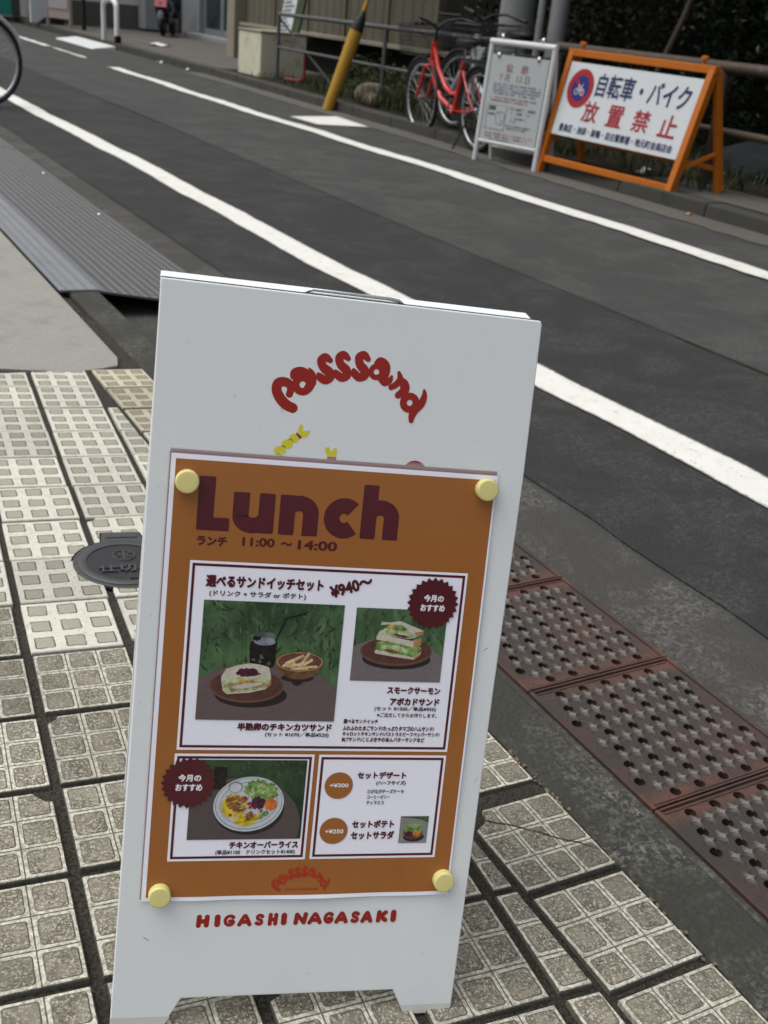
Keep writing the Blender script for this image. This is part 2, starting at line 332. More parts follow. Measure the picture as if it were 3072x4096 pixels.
for k_, c_, v_ in (('plate_brown', (.095, .038, .028), .15), ('plate_rim', (.14, .065, .05), .1), ('shade', (.022, .016, .016), .1), ('bread', (.52, .49, .40), .1), ('crust', (.36, .20, .09), .25),
                   ('cutlet', (.36, .27, .14), .5), ('meat', (.50, .45, .40), .15), ('cabbage', (.065, .012, .035), .5), ('lettuce', (.16, .26, .07), .55), ('lettuce_pale', (.36, .42, .22), .4), ('coffee', (.012, .008, .008), .6), ('coffee_top', (.20, .22, .27), .3),
                   ('glass_hi', (.09, .12, .09), .4), ('straw', (.012, .012, .014), .1), ('fry', (.58, .45, .24), .25), ('bowl_wood', (.13, .06, .028), .35), ('bowl_in', (.13, .05, .035), .2), ('china', (.50, .54, .58), .05), ('china_line', (.20, .21, .23), .1),
                   ('rice', (.55, .42, .015), .35), ('chicken', (.25, .10, .035), .5), ('carrot', (.52, .13, .02), .3), ('tomato', (.36, .03, .02), .3), ('yolk', (.60, .32, .03), .3), ('grey_stone', (.22, .22, .215), .1), ('cucumber', (.13, .22, .07), .35), ('grass_dark', (.022, .048, .022), .3), ('grass_mid', (.048, .092, .042), .3), ('grass_light', (.085, .135, .072), .3)):
    M['p_'+k_] = pr('print '+k_.replace('_', ' '), c_, v_)

# ------------------------------------------------------------------ mesh builder
class MB:
    def __init__(s): s.v = []; s.f = []; s.uv = None; s.tone = None
    def add(s, vs, fs):
        b = len(s.v); s.v += [tuple(x) for x in vs]; s.f += [tuple(i+b for i in f) for f in fs]; return s
    def box(s, c, d, rz=0.0, rot=None):
        x, y, z = d[0]/2, d[1]/2, d[2]/2
        m = rot if rot is not None else Matrix.Rotation(rz, 3, 'Z')
        vs = [Vector(c)+m @ Vector((sx*x, sy*y, sz*z)) for sz in (-1, 1) for sy in (-1, 1) for sx in (-1, 1)]
        return s.add(vs, [(0, 2, 3, 1), (4, 5, 7, 6), (0, 1, 5, 4), (2, 6, 7, 3), (0, 4, 6, 2), (1, 3, 7, 5)])
    def beam(s, a, b, w, h, upv=(0, 0, 1)):
        a, b = Vector(a), Vector(b); d = (b-a); L = d.length; d.normalize()
        x = d.cross(Vector(upv)); x = x.normalized() if x.length > 1e-6 else Vector((1, 0, 0)); y = x.cross(d)
        return s.box((a+b)/2, (w, L, h), rot=Matrix((x, d, y)).transposed())
    def tube(s, pts, r, n=10, cap=True, flat=1.0, nrm=None):
        P = [Vector(q) for q in pts]; rs = r if isinstance(r, (list, tuple)) else [r]*len(P)
        vs = []; fs = []; prev = None
        for i, q in enumerate(P):
            d = (P[min(i+1, len(P)-1)]-P[max(i-1, 0)]).normalized()
            ref = Vector(nrm) if nrm is not None else (prev if prev is not None else (Vector((0, 0, 1)) if abs(d.z) < .9 else Vector((1, 0, 0))))
            x = d.cross(ref).normalized(); y = x.cross(d).normalized(); prev = y
            for k in range(n):
                a = 2*PI*k/n; vs.append(q+x*math.cos(a)*rs[i]+y*math.sin(a)*rs[i]*flat)
        for i in range(len(P)-1):
            for k in range(n):
                fs.append((i*n+k, i*n+(k+1) % n, (i+1)*n+(k+1) % n, (i+1)*n+k))
        if cap: fs += [tuple(range(n))[::-1], tuple((len(P)-1)*n+k for k in range(n))]
        return s.add(vs, fs)
    def ring(s, c, R_, r, axis='Y', n=40, m=8, a0=0, a1=2*PI, flat=1.0):
        full = abs(a1-a0-2*PI) < 1e-6; N = n if full else n+1; vs = []; fs = []
        for i in range(N):
            a = a0+(a1-a0)*i/n
            for k in range(m):
                b = 2*PI*k/m; rr = R_+r*math.cos(b); q = (rr*math.cos(a), r*flat*math.sin(b), rr*math.sin(a))
                if axis == 'Z': q = (q[0], q[2], q[1])
                vs.append(Vector(c)+Vector(q))
        for i in range(n):
            j = (i+1) % N
            for k in range(m): fs.append((i*m+k, i*m+(k+1) % m, j*m+(k+1) % m, j*m+k))
        return s.add(vs, fs)
    def lathe(s, prof, c=(0, 0, 0), n=32, caps=True):
        vs = []; fs = []
        for (rr, z) in prof:
            for k in range(n): vs.append((c[0]+rr*math.cos(2*PI*k/n), c[1]+rr*math.sin(2*PI*k/n), c[2]+z))
        for i in range(len(prof)-1):
            for k in range(n): fs.append((i*n+k, i*n+(k+1) % n, (i+1)*n+(k+1) % n, (i+1)*n+k))
        if caps: fs += [tuple(range(n))[::-1], tuple((len(prof)-1)*n+k for k in range(n))]
        return s.add(vs, fs)
    def blob(s, c, rad, seed=0, n=20, m=12, rough=.15):
        rnd = random.Random(seed); ph = [(rnd.uniform(0, 6), rnd.uniform(1, 4), rnd.uniform(1, 4)) for _ in range(5)]
        vs = []; fs = []
        for i in range(m+1):
            t = PI*i/m
            for k in range(n):
                a = 2*PI*k/n; q = Vector((math.sin(t)*math.cos(a), math.sin(t)*math.sin(a), math.cos(t)))
                w = 1+rough*sum(math.sin(p0+p1*q.x*2+p2*q.y*2+q.z*3) for p0, p1, p2 in ph)/2
                vs.append((c[0]+rad[0]*q.x*w, c[1]+rad[1]*q.y*w, c[2]+rad[2]*q.z*w))
        for i in range(m):
            for k in range(n): fs.append((i*n+k, (i+1)*n+k, (i+1)*n+(k+1) % n, i*n+(k+1) % n))
        return s.add(vs, fs)
    def prism(s, pts, z0, z1):
        n = len(pts); vs = [(x, y, z0) for x, y in pts]+[(x, y, z1) for x, y in pts]
        fs = [tuple(range(n))[::-1], tuple(range(n, 2*n))]+[(k, (k+1) % n, n+(k+1) % n, n+k) for k in range(n)]
        return s.add(vs, fs)
    def poly(s, pts, z): return s.add([(x, y, z) for x, y in pts], [tuple(range(len(pts)))])
    def grid(s, x0, x1, y0, y1, z, nx, ny):
        vs = [(x0+(x1-x0)*i/nx, y0+(y1-y0)*j/ny, z) for j in range(ny+1) for i in range(nx+1)]
        fs = [(j*(nx+1)+i, j*(nx+1)+i+1, (j+1)*(nx+1)+i+1, (j+1)*(nx+1)+i) for j in range(ny) for i in range(nx)]
        return s.add(vs, fs)
def mesh_of(mb, name, xf=None, off=(0, 0, 0), fn=None, smooth=False):
    me = bpy.data.meshes.new(name); o = Vector(off)
    vs = [Vector(q) for q in mb.v]
    if fn: vs = [Vector(fn(q)) for q in vs]
    if xf is not None: vs = [xf @ q for q in vs]
    me.from_pydata([q-o for q in vs], [], mb.f)
    if mb.uv is not None:
        ul = me.uv_layers.new(name='UVMap'); k = 0
        for pgn, uvs in zip(me.polygons, mb.uv):
            for li, uvv in zip(pgn.loop_indices, uvs): ul.data[li].uv = uvv
    if mb.tone is not None:
        at = me.attributes.new('tone', 'FLOAT', 'FACE')
        for i, t in enumerate(mb.tone): at.data[i].value = t
    if smooth:
        for pg in me.polygons: pg.use_smooth = True
    me.update(); return me
def fix_normals(me):
    bm = bmesh.new(); bm.from_mesh(me); bmesh.ops.recalc_face_normals(bm, faces=bm.faces); bm.to_mesh(me); bm.free()
WORLD_LOC = {}
def root_loc(o):
    while o.parent is not None: o = o.parent
    return WORLD_LOC.get(o.name, Vector((0, 0, 0)))
def finish(o, bevel, smooth, seg=2):
    if bevel:
        md = o.modifiers.new('bevel', 'BEVEL'); md.width = bevel; md.segments = seg; md.limit_method = 'ANGLE'; md.angle_limit = R(40)
    if smooth == 'angle':
        for pg in o.data.polygons: pg.use_smooth = True
        md = o.modifiers.new('edges', 'EDGE_SPLIT'); md.split_angle = R(38)
def thing(name, label, cat, loc=(0, 0, 0), rot=None, group=None, world=False):
    o = bpy.data.objects.new(name, None); COL.objects.link(o); o.location = loc; o.empty_display_size = .05
    if rot is not None: o.rotation_euler = rot
    o['label'] = label; o['category'] = cat
    if group: o['group'] = group
    if world: WORLD_LOC[o.name] = Vector(loc)
    return o
def part(name, mb, m, parent, xf=None, fn=None, smooth=False, bevel=0, label=None, fix=True, seg=2):
    me = mesh_of(mb, name, xf, root_loc(parent), fn, smooth is True)
    if fix: fix_normals(me)
    me.materials.append(M[m] if isinstance(m, str) else m)
    o = bpy.data.objects.new(name, me); COL.objects.link(o); o.parent = parent
    if label: o['label'] = label
    finish(o, bevel, smooth, seg); return o
def single(name, label, cat, mb, m, loc=(0, 0, 0), xf=None, smooth=False, bevel=0, group=None, kind=None, fix=True, rot=None, local=False):
    me = mesh_of(mb, name, xf, (0, 0, 0) if local else loc, None, smooth is True)
    if fix: fix_normals(me)
    me.materials.append(M[m] if isinstance(m, str) else m)
    o = bpy.data.objects.new(name, me); COL.objects.link(o); o.location = loc
    if rot is not None: o.rotation_euler = rot
    if label: o['label'] = label
    if cat: o['category'] = cat
    if group: o['group'] = group
    if kind: o['kind'] = kind
    finish(o, bevel, smooth); return o
def setting(name, mb, m, **kw): return single(name, None, None, mb, m, kind='structure', **kw)
def copy_tree(o, parent=None):
    c = o.copy(); COL.objects.link(c)
    if parent is not None: c.parent = parent
    for ch in list(o.children): copy_tree(ch, c)
    return c
_tc = bpy.data.curves.new('text scratch', 'FONT'); _to = bpy.data.objects.new('text scratch', _tc); COL.objects.link(_to)
def text_raw(body, bold=0.0, shear=0.0, space=1.0):
    _tc.body = body; _tc.offset = bold; _tc.shear = shear; _tc.space_character = space; _tc.size = 1.0; _tc.resolution_u = 3
    dg = bpy.context.evaluated_depsgraph_get(); dg.update()
    me = bpy.data.meshes.new_from_object(_to.evaluated_get(dg))
    vs = [v.co.copy() for v in me.vertices]; fs = [tuple(pg.vertices) for pg in me.polygons]; bpy.data.meshes.remove(me)
    return vs, fs
def text_into(mb, body, x0, x1, yt, yb, z, bold=.0, rot=0.0, shear=0.0, space=1.0, h=0.0, dz=None):
    """Letters fitted to the box x0..x1, yt (top) .. yb (bottom); y grows upward in mb's frame. Bold weight: the glyph is laid down again, shifted all round by the extra half-stroke."""
    vs, fs = text_raw(body, 0.0, shear, space)
    ax, bx = min(v.x for v in vs), max(v.x for v in vs); ay, by = min(v.y for v in vs), max(v.y for v in vs)
    kx_, ky_ = (x1-x0)/(bx-ax+2*bold), (yt-yb)/(by-ay+2*bold)
    cx, cy = (x0+x1)/2, (yt+yb)/2
    sh = [(0, 0)] if not bold else [(bold*math.cos(2*PI*k/8), bold*math.sin(2*PI*k/8)) for k in range(8)]+[(0, 0)]
    if dz is None: dz = .004 if abs(x1-x0) > 2 else 0.0
    for si, (sx, sy) in enumerate(sh):
        out = []
        for v in vs:
            x = x0+(v.x-ax+bold+sx)*kx_; y = yb+(v.y-ay+bold+sy)*ky_
            if rot:
                dx, dy = x-cx, y-cy; x, y = cx+dx*math.cos(rot)-dy*math.sin(rot), cy+dx*math.sin(rot)+dy*math.cos(rot)
            out.append((x, y, z+dz*si))
        if h:
            n = len(out); base = len(mb.v); mb.add(out+[(x, y, q+h) for x, y, q in out], fs+[tuple(i+n for i in f) for f in fs])
            ec = set((a, c) for f in fs for a, c in zip(f, f[1:]+f[:1]))
            for (a, c) in ec:
                if (c, a) not in ec: mb.f.append((base+a, base+c, base+c+n, base+a+n))
        else: mb.add(out, fs)
    return mb
def ell(cx, cy, rx, ry, n=40, a0=0, rot=0.0):
    return [(cx+rx*math.cos(a0+2*PI*k/n)*math.cos(rot)-ry*math.sin(a0+2*PI*k/n)*math.sin(rot), cy+rx*math.cos(a0+2*PI*k/n)*math.sin(rot)+ry*math.sin(a0+2*PI*k/n)*math.cos(rot)) for k in range(n)]
def smooth_path(pts, k=6):
    """Catmull-Rom through (x, y, r) points."""
    out = []; n = len(pts)
    for i in range(n-1):
        p0, p1, p2, p3 = pts[max(i-1, 0)], pts[i], pts[i+1], pts[min(i+2, n-1)]
        for j in range(k):
            t = j/k
            out.append(tuple(.5*((2*b)+(-a+c)*t+(2*a-5*b+4*c-d)*t*t+(-a+3*b-3*c+d)*t**3) for a, b, c, d in zip(p0, p1, p2, p3)))
    out.append(tuple(pts[-1])); return out
def brush(mb, pts, z, hgt=0, scale=1.0, k=6):
    """A flat vinyl stroke (x, y, radius): round stamps laid close together along the line, each a hair above the last."""
    P = smooth_path(pts, k); last = None; q = z
    for i in range(len(P)):
        for t in (0, .5):
            if i == len(P)-1 and t: continue
            a = P[i]; c = P[min(i+1, len(P)-1)]; x, y, r_ = (a[m]+(c[m]-a[m])*t for m in range(3)); r_ = max(r_, .1)
            if last is not None and math.hypot(x-last[0], y-last[1]) < r_*.10 and i < len(P)-1: continue
            last = (x, y); q += .0006; mb.poly(ell(x, y, r_, r_, 22), q)
    return mb

# ------------------------------------------------------------------ ground
PZ = lambda x: -.0516*(x-.8145)                    # pavement cross fall towards the kerb
b = MB()
b.add([(-60, -40, -.16), (160, -40, -.16), (160, 180, -.16), (-60, 180, -.16)], [(0, 1, 2, 3)]); setting('ground', b, 'earth')
b = MB(); b.add([(1.535, -6, -.1), (5.36, -6, -.1), (5.85, 75, -.1), (1.45, 75, -.1)], [(0, 1, 2, 3)]); setting('road', b, 'asphalt')
# dark trench strip relaid along the near line
def strip(pts0, pts1, z, wob=0.0, seed=1, uv=False):
    """A band between two polylines of the same length."""
    rnd = random.Random(seed); mb = MB(); n = len(pts0); vs = []
    for a, c in zip(pts0, pts1):
        vs += [(a[0]+rnd.uniform(-wob, wob), a[1], z), (c[0]+rnd.uniform(-wob, wob), c[1], z)]
    mb.add(vs, [(2*i, 2*i+1, 2*i+3, 2*i+2) for i in range(n-1)])
    if uv: mb.uv = [[(i/n, 0), (i/n, 1), ((i+1)/n, 1), ((i+1)/n, 0)] for i in range(n-1)]
    return mb
ys = [-6+.14*i for i in range(420)]
setting('road_patch', strip([(1.56, y) for y in ys], [(2.93-.0012*y, y) for y in ys], -.096, .006, 3), 'asphalt_dark')
def lx(y): return 2.035-.0085*y+.012*math.sin(y*1.1)+.006*math.sin(y*3.7+1)+.003*math.sin(y*7.1)
setting('road_marking', strip([(lx(y), y) for y in ys], [(lx(y)+.155, y) for y in ys], -.092, .004, 4, True), 'line')
ys2 = [-6+.14*i for i in range(155)]
def fx(y): return 4.30-.006*(y-5)+.02*math.sin(y*.9+1)+.016*math.sin(y*2.9)
setting('road_marking', strip([(fx(y)-.085, y) for y in ys2], [(fx(y)+.085, y) for y in ys2], -.092, .012, 5, True), 'line')
ys3 = [17.2+.3*i for i in range(8)]
setting('road_marking', strip([(4.27, y) for y in ys3], [(4.34, y) for y in ys3], -.092, .02, 9, True), 'line')
ys4 = [19.6+.3*i for i in range(13)]
setting('road_marking', strip([(4.22, y) for y in ys4], [(4.36, y) for y in ys4], -.092, .02, 10, True), 'line')
b = strip([(4.52, 10.22), (4.54, 9.62)], [(5.17, 10.42), (5.10, 9.57)], -.0925, 0, 1, True); setting('road_marking', b, 'line')
# seam grooves in the asphalt
def seam(pts, w, z): return strip([(x-w, y) for x, y in pts], [(x+w, y) for x, y in pts], z, w*.5, 7)
setting('road_seam', seam([(2.93-.0012*y+.02*math.sin(y*.8), y) for y in ys], .008, -.0945), 'soil')
# gutter apron
b = MB(); b.add([(.905, -6, -.0885), (1.0, -6, -.0890), (1.30, -6, -.098), (1.545, -6, -.094), (.905, 75, -.0885), (1.0, 75, -.0890), (1.30, 75, -.098), (1.46, 75, -.094)], [(0, 1, 5, 4), (2, 3, 7, 6)]); b.add([(1.0, 2.10, -.0890), (1.30, 2.10, -.098), (1.30, 75, -.098), (1.0, 75, -.0890)], [(0, 1, 2, 3)]); setting('gutter', b, 'gutter')
# near kerb of stones laid end to end
b = MB(); y = -4.35; rnd = random.Random(5)
while y < 22:
    L = 2.0; x0, x1 = (.806, .905) if y < 2.6 else (.795, .893); z = PZ(.85)+rnd.uniform(-.001, .001)
    b.box(((x0+x1)/2, y+L/2, z-.08), (x1-x0, L-.004, .16)); y += L
setting('kerb', b, 'kerb', bevel=.008)
# bedding under the tiles and the cast slab beyond them
b = MB(); X0, X1 = -3.0, .812
b.grid(X0, X1, -4, 3.2, 0, 60, 90); b.v = [(x, y_, PZ(x)-.0066+.0016*math.sin(x*41+y_*13)+.0015*math.sin(y_*57-x*23)) for x, y_, z in b.v]
setting('pavement_bed', b, 'soil', smooth=True)
b = MB(); pts = [(-3.0, 2.60), (.30, 2.735), (.443, 2.722), (.614, 2.683), (.70, 2.71), (.745, 2.73), (.764, 2.80), (.766, 12), (.76, 22), (-3.0, 22)]
b.add([(x, y_, PZ(x)+.001) for x, y_ in pts]+[(x, y_, PZ(x)-.05) for x, y_ in pts], [tuple(range(10)), ]+[(i, (i+1) % 10, 10+(i+1) % 10, 10+i) for i in range(10)])
setting('pavement', b, 'concrete')
b = MB(); b.grid(.74, .81, 2.5, 22, 0, 3, 60); b.v = [(x, y_, PZ(x)-.022+.004*math.sin(y_*23+x*60)) for x, y_, z in b.v]
setting('pavement_joint', b, 'soil', smooth=True)

# paving tiles
def clip(poly, nx, ny, d):
    """Keep the part of the polygon where nx*x+ny*y <= d."""
    out = []
    for i in range(len(poly)):
        a, c = poly[i], poly[(i+1) % len(poly)]; sa, sb = nx*a[0]+ny*a[1]-d, nx*c[0]+ny*c[1]-d
        if sa <= 0: out.append(a)
        if sa*sb < 0:
            t = sa/(sa-sb); out.append((a[0]+(c[0]-a[0])*t, a[1]+(c[1]-a[1])*t))
    return out
GO, GA = (.495, 2.578), R(-5.27)
gu, gv = (math.cos(GA), math.sin(GA)), (math.sin(GA), -math.cos(GA))       # across, and back toward the viewer
DU, DV = .148, .1526
class Tiles(MB):
    def __init__(s): super().__init__(); s.uv = []; s.tone = []
    def tile(s, poly, uvf, rnd, chips=()):
        if len(poly) < 3: return
        ar = abs(sum(poly[i][0]*poly[(i+1) % len(poly)][1]-poly[(i+1) % len(poly)][0]*poly[i][1] for i in range(len(poly))))/2
        if ar < .0012: return
        ax, ay = rnd.uniform(-.006, .006), rnd.uniform(-.006, .006); dz = rnd.uniform(-.0012, .0012); tone = rnd.random()
        cx, cy = sum(q[0] for q in poly)/len(poly), sum(q[1] for q in poly)/len(poly)
        top = lambda x, y_, e=0: PZ(x)+dz+ax*(x-cx)+ay*(y_-cy)-e
        n = len(poly); ins = [(cx+(x-cx)*(1-.0022/max(math.hypot(x-cx, y_-cy), .01)), cy+(y_-cy)*(1-.0022/max(math.hypot(x-cx, y_-cy), .01))) for x, y_ in poly]
        vs = [(x, y_, top(x, y_)) for x, y_ in ins]+[(x, y_, top(x, y_, .0016)) for x, y_ in poly]+[(x, y_, top(x, y_, .03)) for x, y_ in poly]
        fs = [tuple(range(n))]+[(n+i, n+(i+1) % n, (i+1) % n, i) for i in range(n)]+[(2*n+i, 2*n+(i+1) % n, n+(i+1) % n, n+i) for i in range(n)]
        s.add(vs, fs); q = [uvf(x, y_) for x, y_ in ins]; w = [uvf(x, y_) for x, y_ in poly]
        s.uv += [q]+[[w[i], w[(i+1) % n], q[(i+1) % n], q[i]] for i in range(n)]+[[w[i], w[(i+1) % n], w[(i+1) % n], w[i]] for i in range(n)]
        s.tone += [tone]*(2*n+1)
def jag(poly, k, a, rnd):
    """Break a corner off: vertex k is replaced by a ragged edge."""
    n = len(poly); p0, p1, p2 = Vector((*poly[k-1], 0)), Vector((*poly[k], 0)), Vector((*poly[(k+1) % n], 0))
    A, B = p1+(p0-p1).normalized()*a, p1+(p2-p1).normalized()*a*rnd.uniform(.7, 1.2)
    mid = []
    for t in (0, .2, .4, .6, .8, 1):
        q = A.lerp(B, t); off = (A+B)/2-p1
        mid.append(tuple((q+off*(.25*math.sin(t*PI)+rnd.uniform(-.12, .12)*(0 < t < 1)))[:2]))
    return poly[:k]+mid+poly[k+1:]
worn, grit, tan = Tiles(), Tiles(), Tiles(); rnd = random.Random(21)
MANHOLE = (.4505, 1.622)
for i in range(-9, 4):
    for j in range(-2, 26):
        up_ = (i <= 0 and -2 < i and j < 8) or (i == 1 and j < 8) or (i <= -1 and j < 7 and i > -4 and rnd.random() < .9)
        gx, gy = (.012, .0055) if j < 7 else (.0138, .0102)
        jx, jy = rnd.uniform(-.0012, .0012), rnd.uniform(-.0012, .0012)
        o = (GO[0]+gu[0]*i*DU+gv[0]*j*DV, GO[1]+gu[1]*i*DU+gv[1]*j*DV)
        def pt(a, c): return (o[0]+gu[0]*a+gv[0]*c+jx, o[1]+gu[1]*a+gv[1]*c+jy)
        poly = [pt(gx/2, gy/2), pt(gx/2, DV-gy/2), pt(DU-gx/2, DV-gy/2), pt(DU-gx/2, gy/2)]
        def uvf(x, y_, o=o, gx=gx, gy=gy, jx=jx, jy=jy):
            dx, dy = x-o[0]-jx, y_-o[1]-jy; return (((dx*gu[0]+dy*gu[1])-gx/2)/(DU-gx), ((dx*gv[0]+dy*gv[1])-gy/2)/(DV-gy))
        if (i, j) == (-1, 11): poly = jag(poly, 3, .016, rnd); 
        elif (i, j) == (0, 11): poly = jag(poly, 1, .012, rnd)
        elif (i, j) == (0, 12): poly = jag(poly, 0, .058, rnd)
        elif (i, j) == (-2, 10): poly = jag(poly, 3, .02, rnd)
        elif (i, j) == (0, 7): poly = jag(poly, 1, .018, rnd)
        elif (i, j) == (-1, 8): poly = jag(poly, 2, .016, rnd)
        elif rnd.random() < .12: poly = jag(poly, rnd.randrange(4), rnd.uniform(.008, .02), rnd)
        poly = clip(poly, 1, 0, .655 if j > 0 else .648)
        if j <= 0: poly = clip(poly, -.06, 1, 2.66)
        if len(poly) < 3: continue
        (worn if up_ else grit).tile(poly, uvf, rnd)
y0 = .715
for k in range(-14, 14):                    # border course along the kerb
    ya = y0+k*.1535; x0, x1 = (.667, .803); q = rnd.uniform(-.001, .001)
    yb = ya+.1415
    if k == 1: ya += .020
    poly = [(x0+q, ya), (x1, ya), (x1, yb), (x0+q, yb)]
    if k == 0: poly = jag(poly, 3, .03, rnd)
    elif k == 1: poly = jag(poly, 0, .028, rnd)
    elif rnd.random() < .3: poly = jag(poly, rnd.choice((1, 2)), rnd.uniform(.008, .02), rnd)
    if yb > 2.70: continue
    uvf = lambda x, y_, ya=ya, x0=x0: ((x-x0)/.136, (y_-ya)/.1415)
    (tan if k > 9 else worn if k > 6 else grit).tile(poly, uvf, rnd)
setting('pavement_tiles', tan, 'tile_tan', fix=False)
def crack(pts, w):
    mb = MB(); n = len(pts)
    for k, (x, y_) in enumerate(pts):
        ww = w*(.35+.65*abs(math.sin(k*1.9)))*(1 if 0 < k < n-1 else .2); mb.v += [(x-ww*.3, y_-ww, PZ(x)+.0022), (x+ww*.3, y_+ww, PZ(x)+.0022)]
    mb.f += [(2*k, 2*k+1, 2*k+3, 2*k+2) for k in range(n-1)]; return mb
rc = random.Random(6)
def wob(a, c, n): return [(a[0]+(c[0]-a[0])*k/n+rc.uniform(-.003, .003)*(0 < k < n), a[1]+(c[1]-a[1])*k/n+rc.uniform(-.003, .003)*(0 < k < n)) for k in range(n+1)]
setting('pavement_crack', crack(wob((.680, .845), (.735, .800), 5)+wob((.735, .800), (.800, .740), 6)[1:], .0011), 'soil', fix=False)
setting('pavement_crack', crack(wob((.676, .885), (.705, .985), 7), .0013), 'soil', fix=False)
setting('pavement_tiles', worn, 'tile_worn', fix=False); setting('pavement_tiles', grit, 'tile_grit', fix=False)

b = MB(); rd = random.Random(17)
for k in range(900):
    y_ = rd.uniform(.3, 3.4); x = .8045+rd.gauss(0, .0035) if y_ < 2.6 else .778+rd.gauss(0, .010)
    if math.sin(y_*23)+math.sin(y_*61+1) < rd.uniform(-1.2, 1.4): continue
    q = rd.uniform(.0008, .0032); b.blob((x, y_, PZ(x)-(.002 if y_ < 2.6 else .017)), (q, q*1.3, q*.8), k, 5, 4, .2)
single('grit_debris', None, None, b, mat('sandy grit', (.16, .13, .09), .95, .5, 90), kind='stuff', fix=False)
# ------------------------------------------------------------------ valve cover in the pavement
mh = thing('valve_cover', 'round dark iron valve cover with raised lettering, set in the pale paving tiles', 'valve cover', (*MANHOLE, PZ(MANHOLE[0])), (0, R(2.95), R(-9)))
b = MB(); n = 48; Rm = .0885
def lidpoly(rr, tw, th):
    pts = []
    for k in range(n):
        a = 2*PI*k/n; x, y_ = rr*math.cos(a), rr*math.sin(a)
        if abs(x-.004) < tw and y_ > 0: continue
        pts.append((x, y_, a))
    pts.sort(key=lambda q: (q[2]+PI*1.5) % (2*PI)); out = [(x, y_) for x, y_, _ in pts]
    # tab at the top: the gap in the ring lies between the last and first point
    return out+[(-tw+.004, th), (tw+.004, th)][::1] if out[-1][0] < 0 else out+[(tw+.004, th), (-tw+.004, th)]
part('frame', MB().prism(lidpoly(Rm+.004, .036, .122), -.03, .0002), 'void', mh)
part('lid', MB().prism(lidpoly(Rm, .033, .118), -.02, .0022), 'iron_light', mh, bevel=.0012)
b = MB().lathe([(.066, .0021), (.066, .0042), (.070, .0048), (.078, .0048), (.080, .0036), (.080, .0021)], n=56, caps=False); part('rim', b, 'iron_light', mh, smooth='angle')
part('centre_plate', MB().lathe([(.0655, .0021), (.0655, .0027)], n=56), 'iron', mh)
b = MB(); b.box((.004, .106, .003), (.056, .020, .0025)); part('hinge_tab', b, 'iron_light', mh, bevel=.001)
b = MB(); b.ring((0, .026, .0032), .0185, .0018, 'Z', 32, 6)
b.box((0, .026, .0034), (.0032, .032, .0028))
for sx in (-1, 1):
    b.tube([(sx*.015, .034, .0034), (sx*.008, .031, .0034), (sx*.006, .024, .0034), (sx*.012, .019, .0034)], .0014, 6)
part('emblem', b, 'iron_light', mh)
b = MB(); text_into(b, '仕切弁', -.048, .048, -.010, -.036, .0026, .025, h=.003, dz=.00004); part('lettering', b, 'iron_light', mh)
part('key_hole', MB().box((.010, -.0605, .0028), (.020, .008, .0016)), 'void', mh, bevel=.0006)

# ------------------------------------------------------------------ drain grates in the gutter
def grate_mesh():
    W, L = .292, .306; plate = bmesh.new(); zt = 0.0
    outer = [plate.verts.new((x, y_, zt)) for x, y_ in ((-W/2, -L/2), (W/2, -L/2), (W/2, L/2), (-W/2, L/2))]
    edges = [plate.edges.new((outer[k], outer[(k+1) % 4])) for k in range(4)]
    holes, studs, dimples = [], [], []; pa_, pb_ = .0243, .0385
    for jj in range(-4, 5):
        for ii in range(-11, 12):
            x, y_ = ii*pa_+jj*pa_/2, jj*pb_
            if abs(x) < W/2-.016 and abs(y_) < L/2-.026: studs.append((x, y_))
            x, y_ = ii*pa_+(jj+.5)*pa_/2, (jj+.5)*pb_
            if abs(x) < W/2-.016 and abs(y_) < L/2-.018: (holes if ii % 2 == 0 else dimples).append((x, y_))
    walls = []
    for x, y_ in holes:
        ring = [plate.verts.new((x+.0098*math.cos(2*PI*k/14), y_+.0098*math.sin(2*PI*k/14), zt)) for k in range(14)]
        edges += [plate.edges.new((ring[k], ring[(k+1) % 14])) for k in range(14)]; walls.append(ring)
    bmesh.ops.triangle_fill(plate, use_beauty=True, use_dissolve=False, edges=edges)
    for ring in walls:
        low = [plate.verts.new((q.co.x, q.co.y, zt-.018)) for q in ring]
        for k in range(14): plate.faces.new((ring[k], ring[(k+1) % 14], low[(k+1) % 14], low[k]))
    low = [plate.verts.new((q.co.x, q.co.y, -.025)) for q in outer]
    for k in range(4): plate.faces.new((outer[k], outer[(k+1) % 4], low[(k+1) % 4], low[k]))
    me = bpy.data.meshes.new('plate'); bmesh.ops.recalc_face_normals(plate, faces=plate.faces); plate.to_mesh(me); plate.free(); me.materials.append(M['rust'])
    sb = MB()
    for x, y_ in studs:                      # four-pointed raised studs
        n = 32; top, bot = [], []
        for k in range(n):
            a = 2*PI*k/n; ca, sa = math.cos(a), math.sin(a); ex, ey = math.copysign(abs(ca)**4.2, ca), math.copysign(abs(sa)**4.2, sa)
            top.append((x+.0105*ex, y_+.0120*ey, .0044)); bot.append((x+.0130*ex+.0018*ca, y_+.0140*ey+.0018*sa, -.001))
        sb.add(top+bot, [tuple(range(n))]+[(n+k, n+(k+1) % n, (k+1) % n, k) for k in range(n)])
    db = MB()
    for x, y_ in dimples+holes:
        db.ring((x, y_, -.0004), .0100, .0014, 'Z', 18, 6, flat=.8)
    return me, sb, db
gme, gst, gdb = grate_mesh()
def grate(y_, label):
    t = thing('drain_grate', label, 'drain grate', (1.152, y_, -.086), None, 'drain grates along the gutter')
    return t
GZ = -.086
g0 = grate(1.000, 'rusty cast iron drain grate at the photo\'s right edge, nearest the camera')
o = bpy.data.objects.new('plate', gme); COL.objects.link(o); o.parent = g0
part('studs', gst, 'stud', g0); part('dimples', gdb, 'rust', g0, smooth=True)
b = MB()
for sx in (-1, 1): b.box((sx*.1505, 0, -.006), (.008, .312, .02))
